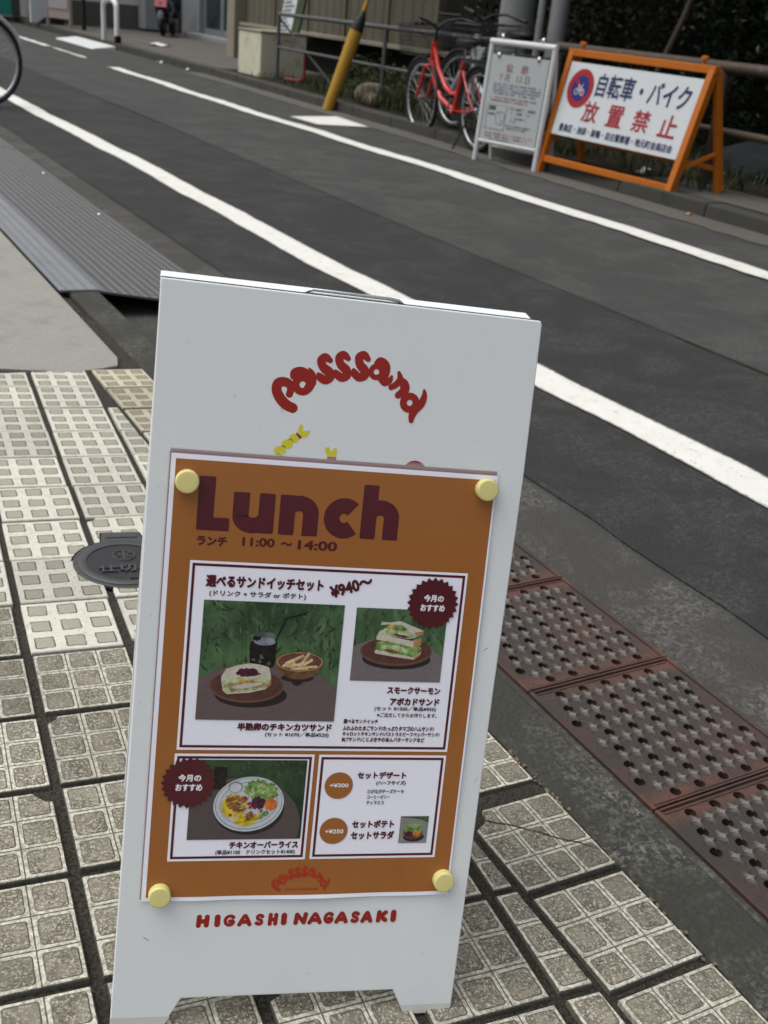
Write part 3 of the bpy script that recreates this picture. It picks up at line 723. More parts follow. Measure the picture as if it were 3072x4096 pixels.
for sy in (-1, 1): b.box((0, sy*.1535, -.004), (.292, .0035, .018)); b.box((0, sy*.1465, .0005), (.285, .003, .003))
part('rim', b, 'rust', g0, bevel=.001)
part('void_box', MB().box((0, 0, -.032), (.285, .30, .004)), 'void', g0)
for y_, lb in ((1.3145, 'rusty drain grate second from the lower right, its whole studded face in view'), (1.629, 'rusty drain grate whose left end hides behind the white sign board'), (1.9435, 'far rusty drain grate of which only a corner shows beside the white sign board'), (.6855, 'lowest rusty drain grate, only its rim corner reaching the photo\'s right edge')):
    c = copy_tree(g0); c.location = (1.152, y_, GZ); c['label'] = lb
b = MB(); b.box((1.152, .9, -.105), (.305, 2.5, .012)); 
setting('gutter_channel', b, 'void')

# ------------------------------------------------------------------ chequered ramps over the kerb
def ramp_thing(ya, yb, label):
    t = thing('kerb_ramp', label, 'kerb ramp', (1.08, (ya+yb)/2, 0), None, 'kerb ramps over the gutter', True)
    b = MB(); prof = [(.775, PZ(.775)+.006), (.90, PZ(.90)+.010), (.93, -.004), (1.40, -.084), (1.415, -.095)]
    n = 14; vs = []; fs = []
    for i in range(n+1):
        y_ = ya+(yb-ya)*i/n
        for x, z in prof: vs.append((x, y_+(.03*math.sin(0) if i else 0), z))
        for x, z in prof: vs.append((x, y_, z-.007))
    m = len(prof)
    for i in range(n):
        for k in range(m-1):
            a = i*2*m; c = (i+1)*2*m
            fs += [(a+k, c+k, c+k+1, a+k+1), (a+m+k, a+m+k+1, c+m+k+1, c+m+k)]
    for a in (0, n*2*m): fs += [(a+k, a+k+1, a+m+k+1, a+m+k) for k in range(m-1)]
    for k in (0, m-1): fs += [(i*2*m+k, i*2*m+m+k, (i+1)*2*m+m+k, (i+1)*2*m+k) for i in range(n)]
    b.add(vs, fs); part('plate', b, 'ramp', t)
    for yy in (ya+.5, ya+1.7, ya+2.9): part('bolt', MB().lathe([(.009, -.012), (.010, -.004), (.005, .0)], (1.35, yy, -.070), 10), 'chrome', t, smooth=True)
ramp_thing(3.52, 7.37, 'grey chequered kerb ramp behind the white sign, its near end lifted over the kerb')
ramp_thing(7.385, 11.2, 'grey chequered kerb ramp farther along, under the black bicycle wheel')

# ------------------------------------------------------------------ the white pavement sign
PO = Vector((.2700, .8240, .5658)); pu = Vector((.95375, -.30067, -.0676)).normalized(); pd = Vector((-.1395, -.2254, -.962))
pd = (pd-pu*pd.dot(pu)).normalized(); pn = pd.cross(pu).normalized()
if pn.dot(Vector((0, 0, CAM_H))-PO) < 0: pn = -pn
XF = Matrix((pu, -pd, pn)).transposed().to_4x4(); XF.translation = PO
mm = Matrix.Diagonal((.001, .001, .001, 1)); PM = XF @ mm          # millimetres on the panel: x right, y up, z out
sign_base = PM @ Vector((150, -551, -140)); sign_base.z = PZ(sign_base.x)
sg = thing('pavement_sign', 'white steel A-frame pavement sign with red hand-drawn lettering, an orange lunch poster on its front', 'pavement sign', sign_base, world=True)
ZP = -1.7                                                           # panel face
outline = [(-18.2, 146.5), (-18.6, -200), (-20.8, -551.5), (29.6, -549.5), (44, -522.6), (252.5, -523.6), (266.4, -551.5), (313.5, -551), (315.5, -545), (319.5, -205), (323, 0), (322.6, 141), (321, 144.2)]
b = MB().prism(outline, ZP-3.6, ZP); part('front_panel', b, 'panel', sg, PM, bevel=.0013, seg=3)
for xa_, xb_ in (((-18.0, 140), (-20.2, -545)), ((320.6, 138), (313.2, -545))):
    q = MB(); sx_ = 1.6 if xa_[0] < 0 else -1.6
    q.prism([xa_, (xa_[0]+sx_, xa_[1]), (xb_[0]+sx_, xb_[1]), xb_], ZP-15, ZP-3.5); part('side_flange', q, 'panel', sg, PM)
part('foot_tape', MB().poly([(-20.6, -540), (34.5, -540.6), (29.8, -549.3), (-20.7, -551.2)], ZP+.12), 'panel_foot', sg, PM); part('foot_tape', MB().poly([(261, -541), (314.8, -541.3), (313.2, -550.6), (266.6, -551.1)], ZP+.12), 'panel_foot', sg, PM)
# rear panel, hinged at the top and leaning the other way
tilt = R(27); Mr = PM @ Matrix.Translation((0, 147, -12)) @ Matrix.Rotation(tilt, 4, 'X')
rear = [(-17.5, -2.2), (313, -2.2), (316, -5), (316, -680), (266, -680), (252, -650), (44, -650), (30, -680), (-17, -680), (-17.5, -5)]
b = MB().prism(rear, -13, 0); part('rear_panel', b, 'panel', sg, Mr, bevel=.002, seg=3)
b = MB(); b.prism([(-17.6, 144.6), (321, 142.4), (321, 145.2), (-17.6, 147.6)], -9.4, -5.5); part('gap_shade', b, 'gap', sg, PM)  # dark strip painting the shade in the gap between the two panels
b = MB().add([(-18.4, 147.9, -9.6), (314.2, 145.6, -9.6), (311.6, 150.4, -18.5), (-18.2, 152.6, -18.5), (-18.4, 140, -9.6), (314.2, 139, -9.6), (311, 139, -22), (-18.2, 140, -22), (311.0, 149.6, -22), (-18.2, 151.8, -22)],
    [(0, 1, 2, 3), (0, 4, 5, 1), (3, 2, 8, 9), (4, 7, 6, 5), (9, 8, 6, 7), (0, 3, 9, 7, 4), (1, 5, 6, 8, 2)]); part('rear_lip', b, 'panel', sg, PM, bevel=.0006)
b = MB(); b.tube([(103, 145.2, -9.5), (107, 148.6, -9.3), (112, 150.0, -9), (181, 149.2, -9), (189, 148.2, -9.3), (194, 144.6, -9.5)], 1.5, 8); part('carry_handle', b, 'chrome', sg, PM, smooth=True)
LOGO = [[(101.6, -46.6, 4.6), (95.5, -49.1, 4.8), (90.0, -54.1, 4.8), (86.3, -60.7, 4.6), (86.9, -66.8, 4.6), (91.5, -68.8, 4.3), (96.2, -67.6, 4.0), (98.5, -63.2, 3.4), (97.6, -58.5, 3.3)],
 [(99.8, -74.2, 3.0), (100.4, -77.6, 3.5), (104.9, -79.7, 3.5), (110.1, -78.5, 3.7), (114.1, -74.7, 3.9), (116.4, -70.3, 4.2)],
 [(108.6+6.2*math.cos(k*PI/8), -67.8+6.2*math.sin(k*PI/8), 3.5) for k in range(17)], [(112.8, -82.4, 0.7), (115.0, -80.3, 1.7), (116.7, -76.8, 2.8), (116.8, -71.2, 3.7), (114.0, -65.5, 4.2)],
 [(131.0, -90.8, 2.5), (126.4, -93.1, 3.9), (123.0, -90.0, 3.9), (125.4, -84.5, 4.1), (130.6, -80.8, 4.5), (132.2, -76.5, 4.1), (128.3, -73.4, 3.9), (123.6, -75.4, 3.7), (121.5, -78.1, 1.8)],
 [(146.8, -94.0, 2.4), (142.4, -96.7, 3.8), (138.7, -93.8, 3.8), (140.7, -88.1, 4.0), (145.7, -84.0, 4.3), (147.0, -79.6, 4.0), (142.9, -76.8, 3.8), (138.3, -79.1, 3.6), (136.4, -82.0, 1.8)],
 [(164.6, -95.0, 2.5), (160.6, -98.2, 3.8), (156.5, -95.9, 3.8), (157.7, -89.9, 4.0), (162.1, -85.2, 4.4), (162.8, -80.7, 4.0), (158.3, -78.4, 3.8), (154.0, -81.3, 3.6), (152.5, -84.5, 1.8)],
 [(172.1, -92.5, 1.9), (175.9, -94.7, 3.4), (180.8, -91.7, 3.8), (182.8, -86.5, 2.8), (181.2, -80.7, 3.0)], [(173.2+4.9*math.cos(k*PI/8), -84.7+4.9*math.sin(k*PI/8), 2.5) for k in range(17)],
 [(178.0, -79.5, 3.6), (181.7, -76.1, 3.4), (185.8, -78.1, 2.8), (187.4, -82.0, 1.3)], [(193.7, -85.8, 1.7), (195.3, -80.1, 3.0), (192.0, -75.1, 3.0), (187.9, -72.4, 2.7)],
 [(195.3, -80.1, 2.9), (199.6, -75.8, 4.4), (200.2, -70.6, 4.3), (194.9, -65.9, 3.1)], [(206.3+5.9*math.cos(k*PI/8), -60.1+5.9*math.sin(k*PI/8), 3.3) for k in range(17)],
 [(218.6, -72.2, 1.3), (219.2, -67.1, 2.7), (217.0, -60.2, 3.7), (211.8, -54.1, 4.0), (209.5, -48.2, 3.2), (209.4, -44.2, 2.3)]]
b = MB()
for i, st in enumerate(LOGO): brush(b, [(x, -y_, r_*.97) for x, y_, r_ in st], ZP+.06+.02*i)
part('logo_lettering', b, 'sticker_red', sg, PM, fix=False)
b = MB()
for x, y_, rr in ((105.1, 20.1, 4.5), (99.5, 14.6, 4.8), (93.5, 7.7, 5.4)): b.poly(ell(x, y_, rr, rr*.88, 24), ZP+.10+.03*(x % 2))
b.poly([(107.9, 26.2), (109.2, 32.2), (110.9, 33.4), (112.0, 31.9), (112.3, 27.1), (119.2, 28.2), (116.0, 21.7), (112.0, 21.7)], ZP+.16)
b.poly([(136.4, 5.8), (133.1, 12.6), (135, 14.6), (137.2, 14.5), (138.9, 11.0), (143.0, 14.6), (144.6, 13), (144.0, 6.3)], ZP+.16)
part('shrimp_picture', b, 'sticker_yellow', sg, PM)
part('shrimp_band', MB().poly([(106.9, 25.9), (106.4, 24.0), (110.3, 19.8), (112.0, 21.7)], ZP+.22), 'sticker_red', sg, PM); part('shrimp_band', MB().poly([(136.2, 6.2), (144.2, 6.3), (144.5, 3.6), (136.2, 3.6)], ZP+.22), 'sticker_red', sg, PM)
part('red_picture', MB().poly(ell(217.6, -2.2, 10.9, 10.6, 40), ZP+.16), 'sticker_red', sg, PM)
b = MB()
for cx, cy in ((102.3, 17.6), (96.4, 11.2), (93, 4)): brush(b, [(cx-1.6, cy+1.4, .55), (cx+.2, cy+1.6, .7), (cx+1.6, cy+.2, .5)], ZP+.22, .2)
part('shrimp_shading', b, 'sticker_brown', sg, PM, fix=False)
part('blue_picture', MB().poly(ell(197.2, -4.6, 7, 6.4, 32), ZP+.16), 'sticker_blue', sg, PM)
b = MB(); brush(b, [(211, 1.0, .3), (216, 2.6, .4), (221, 6.6, .35)], ZP+.25, .15); part('red_picture_line', b, 'gap', sg, PM, fix=False)
GL = {  # skeletons in a unit box
 'H': [[(.14, 0), (.18, 1)], [(.82, .02), (.86, .98)], [(.16, .48), (.84, .48)]], 'I': [[(.45, .04), (.55, .96)]],
 'G': [[(.86, .84), (.6, .98), (.25, .84), (.1, .5), (.25, .12), (.6, .02), (.88, .22), (.84, .44), (.56, .42)]],
 'A': [[(.06, .02), (.34, .72), (.52, .98), (.7, .7), (.94, .02)], [(.26, .3), (.76, .3)]],
 'S': [[(.84, .84), (.55, .98), (.22, .84), (.3, .58), (.66, .44), (.78, .2), (.5, .02), (.14, .14)]],
 'N': [[(.1, .02), (.18, .95)], [(.18, .95), (.5, .5), (.8, .06)], [(.8, .06), (.92, .98)]],
 'K': [[(.12, .02), (.18, .98)], [(.88, .94), (.3, .48)], [(.4, .5), (.9, .06)]]}
b = MB(); px_ = [(132, 235), (258, 295), (308, 398), (402, 502), (512, 585), (597, 675), (690, 727), (766, 870), (862, 965), (965, 1045), (1043, 1140), (1148, 1222), (1220, 1307), (1322, 1412), (1427, 1465)]
for ch, (xa, xb) in zip('HIGASHINAGASAKI', px_):
    x0, x1 = 51.2+(xa-132)*.1469, 51.2+(xb-132)*.1469; rr = 1.8 if (ch, xa) == ('H', 597) else {'G': 1.75, 'S': 1.75, 'A': 1.9, 'N': 2.0, 'K': 2.0, 'H': 2.15}.get(ch, 2.5)
    for st in GL[ch]:
        pts = [(x0+rr+max(x1-x0-2*rr, .01)*u, -449.2+rr+(13.2-2*rr)*v, rr*(1.12 if i in (0, len(st)-1) else .96)) for i, (u, v) in enumerate(st)]
        zq_ = globals().get('zq_', ZP+.05)+.02; brush(b, pts, zq_)
part('town_lettering', b, 'sticker_red', sg, PM, fix=False)
b = MB(); rs = random.Random(4)
for k in range(34):                                      # scuffs on the enamel
    x, y_ = rs.uniform(0, 315), rs.choice((rs.uniform(15, 140), rs.uniform(-535, -455), rs.uniform(-440, 10)))
    if -430 < y_ < 8: x = rs.choice((rs.uniform(-15, -6), rs.uniform(304, 316)))
    a = rs.uniform(0, PI); L = rs.uniform(.5, 3.2)*(1 if k < 26 else 2.2); w = rs.uniform(.18, .5)
    b.poly([(x+L*math.cos(a+q)*.5*(1 if s_ else -1)*.9+(w if s_ else -w)*math.sin(a), y_+L*math.sin(a+q)*.5*(1 if s_ else -1)-(w if s_ else -w)*math.cos(a)) for s_, q in ((0, 0), (0, .25), (1, 0), (1, .25))], ZP+.05)
part('scuffs', b, mat('grey scuff', (.26, .27, .27), .7, .2, 50), sg, PM)

# ------------------------------------------------------------------ laminated sheets and the poster
def lift(q):
    x, y_, z = q
    e = max(0, (-y_-392)/30); w = 2.4*e*e*(.55+.45*math.sin(x*.045+.6))*max(0, min(1, (x-25)/40))*max(0, min(1, (285-x)/35))
    s_ = max(0, (x-285)/15)*2.2*math.sin(max(0, min(PI, (-y_-60)/290*PI)))
    return (x, y_, z+w+s_*.6)
def film_ring(mb, x0, x1, y0, y1, g_, z):
    b0 = [(x0, y0), (x1, y0), (x1, y1), (x0, y1)]; rr = 3.5; outer = []
    for (cx, cy, a0) in ((x1+g_-rr, y1+g_-rr, 0), (x0-g_+rr, y1+g_-rr, PI/2), (x0-g_+rr, y0-g_+rr, PI), (x1+g_-rr, y0-g_+rr, 1.5*PI)):
        outer += [(cx+rr*math.cos(a0+k*PI/8), cy+rr*math.sin(a0+k*PI/8)) for k in range(5)]
    inner = [(x1, y1)]*5+[(x0, y1)]*5+[(x0, y0)]*5+[(x1, y0)]*5; n = 20
    mb.add([(x, y_, z) for x, y_ in outer]+[(x, y_, z) for x, y_ in inner], [(k, (k+1) % n, n+(k+1) % n, n+k) for k in range(n)]); return mb
def sheet(label, dx, dy, z):
    base = PM @ Vector((150+dx, -420, z)); t = thing('laminated_sheet', label, 'laminated sheet', base, None, 'laminated sheets stacked under the lunch poster', True)
    part('paper', MB().grid(dx, 297+dx, -420+dy, dy, z, 40, 120), 'pink', t, PM, lift, fix=False)
    part('film_border', film_ring(MB(), dx, 297+dx, -420+dy, dy, 3.3, z), 'film', t, PM, lift, fix=False)
sheet('rearmost laminated sheet, its pink strip topmost above the orange lunch poster', -.6, 3.7, -1.2)
sheet('middle laminated sheet, lower of the two pink strips just above the orange poster\'s white edge', -.9, 1.9, -.6)
pbase = PM @ Vector((148, -420, 0))
po = thing('menu_poster', 'orange laminated lunch menu poster with food photos on the white sign', 'menu poster', pbase, world=True)
def G(x0, x1, y0, y1, z, nx=10, ny=12): return MB().grid(x0, x1, -y1, -y0, z, nx, ny)
def pp(name, mb, m, parent=None, **kw): return part(name, mb, m, parent or po, PM, lift, fix=False, **kw)
paper = pp('paper', G(.2, 297, 0, 420, .1, 40, 120), 'paper')
pp('film_border', film_ring(MB(), .2, 297, -420, 0, 3.4, .05), 'film')
field = pp('orange_field', G(4.3, 295.2, 4.5, 416, .24, 40, 120), 'orange')
# "Lunch"
b = MB(); zt = .36
def rect(x0, y0, x1, y1, z=zt, c=.9): b.poly([(x0+c, -y0), (x1-c, -y0), (x1, -y0-c), (x1, -y1+c), (x1-c, -y1), (x0+c, -y1), (x0, -y1+c), (x0, -y0-c)], z)
def rib(pts, w, z):
    P = [Vector((x, -y_)) for x, y_ in pts]; L_, R_ = [], []
    for i, q in enumerate(P):
        d = (P[min(i+1, len(P)-1)]-P[max(i-1, 0)]).normalized(); nn = Vector((-d.y, d.x)); L_.append(q+nn*w); R_.append(q-nn*w)
    n = len(P); b.add([(q.x, q.y, z) for q in L_+R_], [(i, i+1, n+i+1, n+i) for i in range(n-1)])
def arc(cx, cy, rr, a0, a1, n=18, ry=None): return [(cx+rr*math.cos(R(a0+(a1-a0)*k/n)), cy+(ry or rr)*math.sin(R(a0+(a1-a0)*k/n))) for k in range(n+1)]
rect(25.5, 18.2, 39.9, 66.2); rect(25.6, 54.5, 54, 66.2, zt+.03)
rib([(63.4, 30.4), (63.4, 52)]+arc(74.2, 51.5, 10.8, 180, 0, 18, 8.2), 7.1, zt); rect(79, 30.2, 93.2, 66.3, zt+.03)
rect(97.6, 30.2, 111.6, 66.5, zt+.03); rib(arc(115.2, 46.5, 10.7, 180, 360, 18, 9.2)+[(125.9, 66.5)], 7.1, zt)
rib(arc(156.2, 48.4, 11.2, 45, 315, 26, 11.4), 7.2, zt)
rect(172.2, 16.4, 186.2, 66.2, zt+.03); rib(arc(189.6, 46, 10.6, 180, 360, 18, 9.2)+[(200.2, 66.2)], 7.1, zt)
pp('heading_lettering', b, 'maroon')
def T(par, m, body, x0, x1, yt, yb, z=.85, bold=.03, rot=0): pp('lettering', text_into(MB(), body, x0, x1, -yt, -yb, z, bold, rot), m, par)
T(po, 'maroon', 'ランチ', 26.9, 53.5, 71.4, 80.0, .4, .05); T(po, 'maroon', '11:00', 66.8, 95.8, 70.4, 78.6, .4, .035); T(po, 'maroon', '〜', 101, 111.5, 73, 76.5, .4, .05); T(po, 'maroon', '14:00', 116.5, 152.6, 70.4, 79.2, .4, .035)
def panel(x0, x1, y0, y1):
    f = pp('menu_panel', G(x0, x1, y0, y1, .34), 'paper'); g_, w = 2.3, 2.4; q = MB()
    a0, a1, c0, c1 = x0+g_, x1-g_, -y1+g_, -y0-g_
    for (u0, u1, v0, v1) in ((a0, a1, c1-w, c1), (a0, a1, c0, c0+w), (a0, a0+w, c0+w, c1-w), (a1-w, a1, c0+w, c1-w)): q.poly([(u0, v0), (u1, v0), (u1, v1), (u0, v1)], .5)
    pp('border', q, 'maroon', f); return f
pa = panel(22.6, 279.1, 93.7, 270.5); pb = panel(21.4, 150.2, 274.2, 380); pc = panel(154.6, 278.8, 274.3, 379.8)
def star(cx, cy, rx, ry, parent, n=24):
    b = MB(); pts = []
    for k in range(2*n):
        a = PI*k/n; f = 1 if k % 2 == 0 else .875; pts.append((cx+rx*f*math.cos(a), -cy+ry*f*math.sin(a)))
    o = pp('starburst', b.poly(pts, 1.5), 'maroon', parent)
T(pa, 'maroon', '選べるサンドイッチセット', 37.6, 143.6, 106, 117.1, .85, .055); T(pa, 'maroon', '¥940〜', 149.2, 189.5, 105.2, 117.2, .85, .05, R(19)); T(pa, 'maroon', '半熟卵のチキンカツサンド', 75.7, 163.8, 243.5, 251.4, .85, .055)
T(pa, 'maroon', 'スモークサーモン', 213.2, 265.2, 205.8, 213, .85, .055); T(pa, 'maroon', 'アボカドサンド', 217, 265.6, 216.8, 224.4, .85, .055)
T(pa, 'maroon', '選べるサンドイッチ', 174.2, 207.6, 238.6, 243, .85, .045); T(pa, 'maroon', 'ふわふわたまごサンド/たっぷりタマゴのハムサンド/', 174.2, 263.4, 244.9, 249.9, .85, .045)
T(pa, 'maroon', 'キャロットチキンサンド/パストラミビーフペッパーサンド/', 174.4, 269.4, 251, 255.4, .85, .045); T(pa, 'maroon', 'BLTサンド/ことぶきやのあんバターサンドなど', 174.4, 255, 256.4, 260.9, .85, .045)
T(pa, 'ink', '(ドリンク + サラダ or ポテト)', 41.3, 128.2, 119.6, 126, .85, .026); T(pa, 'ink', '(セット ¥1070／単品¥520)', 101.8, 161.5, 252.4, 257.4, .85, .026); T(pa, 'ink', '(セット ¥1500／単品¥950)', 202.7, 263, 225.4, 230.4, .85, .026); T(pa, 'ink', '※ご注文してからお作りします。', 205.8, 264.4, 231.8, 236.2, .85, .022)
star(248, 123.6, 25, 24.9, pa); star(35.7, 302.2, 25.2, 25.2, pb)
T(pa, 'print_white', '今月の', 238.8, 258, 115.2, 122.2, 1.68, .045); T(pa, 'print_white', 'おすすめ', 236.4, 260, 124.6, 131.4, 1.68, .045)
T(pb, 'print_white', '今月の', 26.0, 46.7, 293.6, 300.8, 1.68, .045); T(pb, 'print_white', 'おすすめ', 24.0, 48.3, 303, 310, 1.68, .045)
T(pb, 'maroon', 'チキンオーバーライス', 77.2, 142.4, 360.6, 368, .85, .055)
T(pb, 'ink', '(単品¥1100　ドリンクセット¥1400)', 65, 139.9, 369, 374.6, .85, .026)
T(pc, 'maroon', 'セットデザート', 193, 241, 290.8, 298.2, .85, .055); T(pc, 'maroon', '(ハーフサイズ)', 212.1, 241.3, 300, 305, .85, .045); T(pc, 'maroon', 'セットポテト', 192.6, 234.3, 340.2, 348.5, .85, .055); T(pc, 'maroon', 'セットサラダ', 192.4, 235.3, 351.5, 360.1, .85, .055)
T(pc, 'ink', 'ひがながチーズケーキ', 204.3, 240.4, 308.7, 313, .85, .026); T(pc, 'ink', 'コーヒーゼリー', 204.5, 227, 314.6, 318.5, .85, .026); T(pc, 'ink', 'ティラミス', 204.4, 221.8, 320.5, 324.4, .85, .026)
for cx, cy in ((176, 305.1), (175.4, 351.1)): pp('price_disc', MB().poly(ell(cx, -cy, 13.6, 13.4, 48), .7), 'orange', pc)
T(pc, 'print_white', '+¥300', 167.2, 185.4, 302.6, 306.8, .9, .03); T(pc, 'print_white', '+¥250', 167, 185, 349.2, 353.6, .9, .03)
b = MB()
for st in LOGO: brush(b, [(148.4+(x-151.7)*.405, -400.2-(y_+71)*.43, r_*.40) for x, y_, r_ in st], .45, .25, k=4)
text_into(b, 'HIGASHI NAGASAKI', 134.2, 165.3, -408.9, -411.4, .45, .02)
pp('shop_logo', b, 'logo_orange')
# food photographs
def photo(x0, x1, y0, y1, m, parent): return pp('food_photo', G(x0, x1, y0, y1, .7, 4, 4), m, parent)
zc = [.72]
def lay(ph, name, m, *polys):
    b = MB()
    for q in polys: zc[0] += .012; b.poly([(x, -y_) for x, y_ in q], zc[0])
    return pp(name, b, m, ph)
def E(cx, cy, rx, ry, rot=0, n=40): return ell(cx, cy, rx, ry, n, 0, rot)
def cut(poly, x0, x1, y0, y1):
    for a in ((1, 0, x1), (-1, 0, -x0), (0, 1, y1), (0, -1, -y0)): poly = clip(poly, *a)
    return poly
def rough_poly(pts, amp, seed, sub=4):
    rs = random.Random(seed); out = []
    for i in range(len(pts)):
        a, c = pts[i], pts[(i+1) % len(pts)]
        for k in range(sub): out.append((a[0]+(c[0]-a[0])*k/sub+rs.uniform(-amp, amp), a[1]+(c[1]-a[1])*k/sub+rs.uniform(-amp, amp)))
    return out
zc[0] = .72
ph = photo(37.2, 165, 129, 241.2, 'print_green', pa); bx = (37.2, 165, 129, 241.2)
rs = random.Random(8)
def tufts(n, x0, x1, y0, y1, L0, L1, m, name):
    out = []
    for _ in range(n):
        x, y_ = rs.uniform(x0, x1), rs.uniform(y0, y1); a = rs.choice((rs.uniform(-2.4, -.7), rs.uniform(-2.9, -.3))); L = rs.uniform(L0, L1); w = L*rs.uniform(.07, .16); c, s_ = math.cos(a), math.sin(a)
        tip = (min(max(x+c*L, x0), x1), min(max(y_+s_*L, y0), y1)); md = (x+c*L*.5, y_+s_*L*.5)
        out.append([(x-s_*w*.5, y_+c*w*.5), (md[0]-s_*w, md[1]+c*w), tip, (md[0]+s_*w, md[1]-c*w)])
    for q in out: q[:] = [(min(max(x, x0), x1), min(max(y_, y0), y1)) for x, y_ in q]
    b = MB()
    for q in out: zc[0] += .0006; b.poly([(x, -y_) for x, y_ in q], zc[0])
    pp(name, b, m, ph)
tufts(150, 37.2, 165, 129, 200, 4, 12, 'p_grass_dark', 'grass_shadow'); tufts(130, 37.2, 165, 129, 196, 3, 10, 'p_grass_mid', 'grass'); tufts(40, 60, 150, 150, 185, 3, 8, 'p_grass_light', 'grass_light')
lay(ph, 'table', 'print_table', cut(E(97, 260, 92, 75), *bx))
lay(ph, 'plate_shadow', 'p_shade', E(86, 217, 33, 12)); lay(ph, 'plate', 'p_plate_rim', E(81.4, 208.5, 33.8, 16)); lay(ph, 'plate_well', 'p_plate_brown', E(81.4, 207.6, 32.6, 14.6))
lay(ph, 'glass', 'p_coffee', [(81, 166), (105.8, 165), (105.2, 186), (104, 190), (97, 192.5), (88, 191.5), (82.6, 188), (81.6, 180)])
lay(ph, 'glass_light', 'p_glass_hi', E(93.4, 161.5, 12.6, 4.6)); lay(ph, 'drink_top', 'p_coffee_top', E(94.5, 165.8, 9.8, 3.8)); lay(ph, 'ice', 'p_coffee', rough_poly(E(87, 163, 4, 2.4, 0, 8), .5, 3), rough_poly(E(100, 176, 3.2, 4.4, 0, 8), .8, 5))
lay(ph, 'ice_light', 'p_glass_hi', *[rough_poly(E(rs.uniform(85, 102), rs.uniform(172, 187), rs.uniform(.6, 2), rs.uniform(1, 2.6), 0, 6), .4, k) for k in range(7)])
lay(ph, 'straw', 'p_straw', [(103.2, 165), (104.6, 165.4), (113, 144), (130.6, 139), (130.3, 137.2), (111.6, 142.6)])
lay(ph, 'bowl_foot', 'p_shade', E(127, 203, 5, 4), E(127, 199.6, 15, 4)); lay(ph, 'bowl', 'p_bowl_wood', [(106.4, 185)]+[(128+21.6*math.cos(a), 184+17*math.sin(a)) for a in [PI-k*PI/16 for k in range(17)]])
lay(ph, 'bowl_rim', 'p_crust', E(128, 184.2, 21.6, 9.2)); lay(ph, 'bowl_inside', 'p_bowl_in', E(128, 184, 20.2, 8.2))
def fry(x, y_, L, a, w): c, s_ = math.cos(a), math.sin(a); return [(x-c*L-s_*w, y_-s_*L+c*w), (x+c*L-s_*w, y_+s_*L+c*w), (x+c*L+s_*w, y_+s_*L-c*w), (x-c*L+s_*w, y_-s_*L-c*w)]
lay(ph, 'fries', 'p_fry', fry(123, 182, 9.5, -.45, 1.3), fry(132, 182, 8, -1.0, 1.4), fry(125, 187, 9, -.2, 1.3), fry(133, 186, 8, -.6, 1.3), fry(136, 189, 8.5, -.1, 1.2), fry(118, 186.5, 6, -.35, 1.2), fry(128, 190.4, 8, .02, 1.1))
lay(ph, 'fry_shading', 'p_crust', fry(124, 184.1, 8, -.42, .3), fry(133.5, 184, 7, -.9, .3), fry(129, 188.8, 8, -.15, .3))
lay(ph, 'sandwich', 'p_bread', [(57.6, 203), (58, 199), (61.5, 192.4), (72, 188.6), (82, 186.6), (92, 187.6), (100.2, 190), (102.6, 198), (103.3, 206.5), (98.4, 211), (84, 214.6), (64, 216.4), (60, 213)])
lay(ph, 'crust', 'p_crust', [(99.5, 203), (103.2, 201), (103.3, 206.7), (99, 210.6)]); lay(ph, 'filling', 'p_lettuce_pale', rough_poly([(59.5, 204), (70, 200.5), (90, 200), (102, 201.5), (99.5, 209.4), (80, 213.4), (64, 214.6), (60, 211)], .8, 2))
lay(ph, 'cutlet', 'p_cutlet', rough_poly([(64, 207), (80, 203.4), (98, 203.2), (96.6, 208.4), (80, 212.2), (66, 213)], .6, 4)); lay(ph, 'chicken', 'p_meat', rough_poly([(68, 208.6), (82, 205.4), (95, 205.2), (93, 207.6), (78, 210.2), (69, 211)], .4, 5))
lay(ph, 'egg', 'p_yolk', rough_poly([(71, 203.6), (80, 201.6), (86, 202), (78, 204.6)], .5, 6)); lay(ph, 'red_cabbage', 'p_cabbage', rough_poly([(70.5, 196.5), (74, 192.4), (82, 191), (90, 193), (93.5, 197.5), (84, 199.2), (74, 199)], .8, 7))
zc[0] = .72
ph = photo(176.4, 263.6, 130.6, 200.8, 'print_green', pa); bx = (176.4, 263.6, 130.6, 200.8)
tufts(60, 176.4, 263.6, 130.6, 172, 3, 9, 'p_grass_dark', 'grass_shadow'); tufts(50, 176.4, 263.6, 130.6, 170, 3, 8, 'p_grass_mid', 'grass')
lay(ph, 'table', 'print_table2', cut(E(214, 215, 66, 57), *bx)); lay(ph, 'plate_shadow', 'p_shade', E(219, 179, 33, 10)); lay(ph, 'plate', 'p_plate_rim', E(218, 171.6, 34.6, 14)); lay(ph, 'plate_well', 'p_plate_brown', E(218, 170.8, 33.2, 12.6))
lay(ph, 'lower_bread', 'p_bread', [(197, 172), (199, 169), (236, 176), (242, 170), (242, 172.5), (235.6, 179), (216, 176.6), (198, 174)])
lay(ph, 'salmon_filling', 'p_lettuce', rough_poly([(197, 163.5), (206, 160.5), (222, 163), (234, 166), (241, 166), (241, 169.5), (235, 176.5), (214, 173.6), (198, 170)], .9, 11)); lay(ph, 'avocado', 'p_lettuce_pale', rough_poly([(202, 166), (216, 165), (230, 169), (229, 173), (214, 171), (203, 168.4)], .6, 12)); lay(ph, 'salmon', 'p_chicken', rough_poly([(204, 170), (214, 170), (222, 172.4), (213, 172.2)], .3, 13))
lay(ph, 'middle_bread', 'p_bread', [(197.4, 158), (199, 155), (232, 160.8), (240.6, 157), (240.8, 162.4), (233.6, 167.2), (215, 162.8), (198, 160.6)]); lay(ph, 'crust', 'p_crust', [(233.4, 160.6), (241, 156.6), (241.4, 164.6), (233.8, 167.4)], [(236, 176.8), (242, 170.8), (242.2, 173.4), (236.2, 179)])
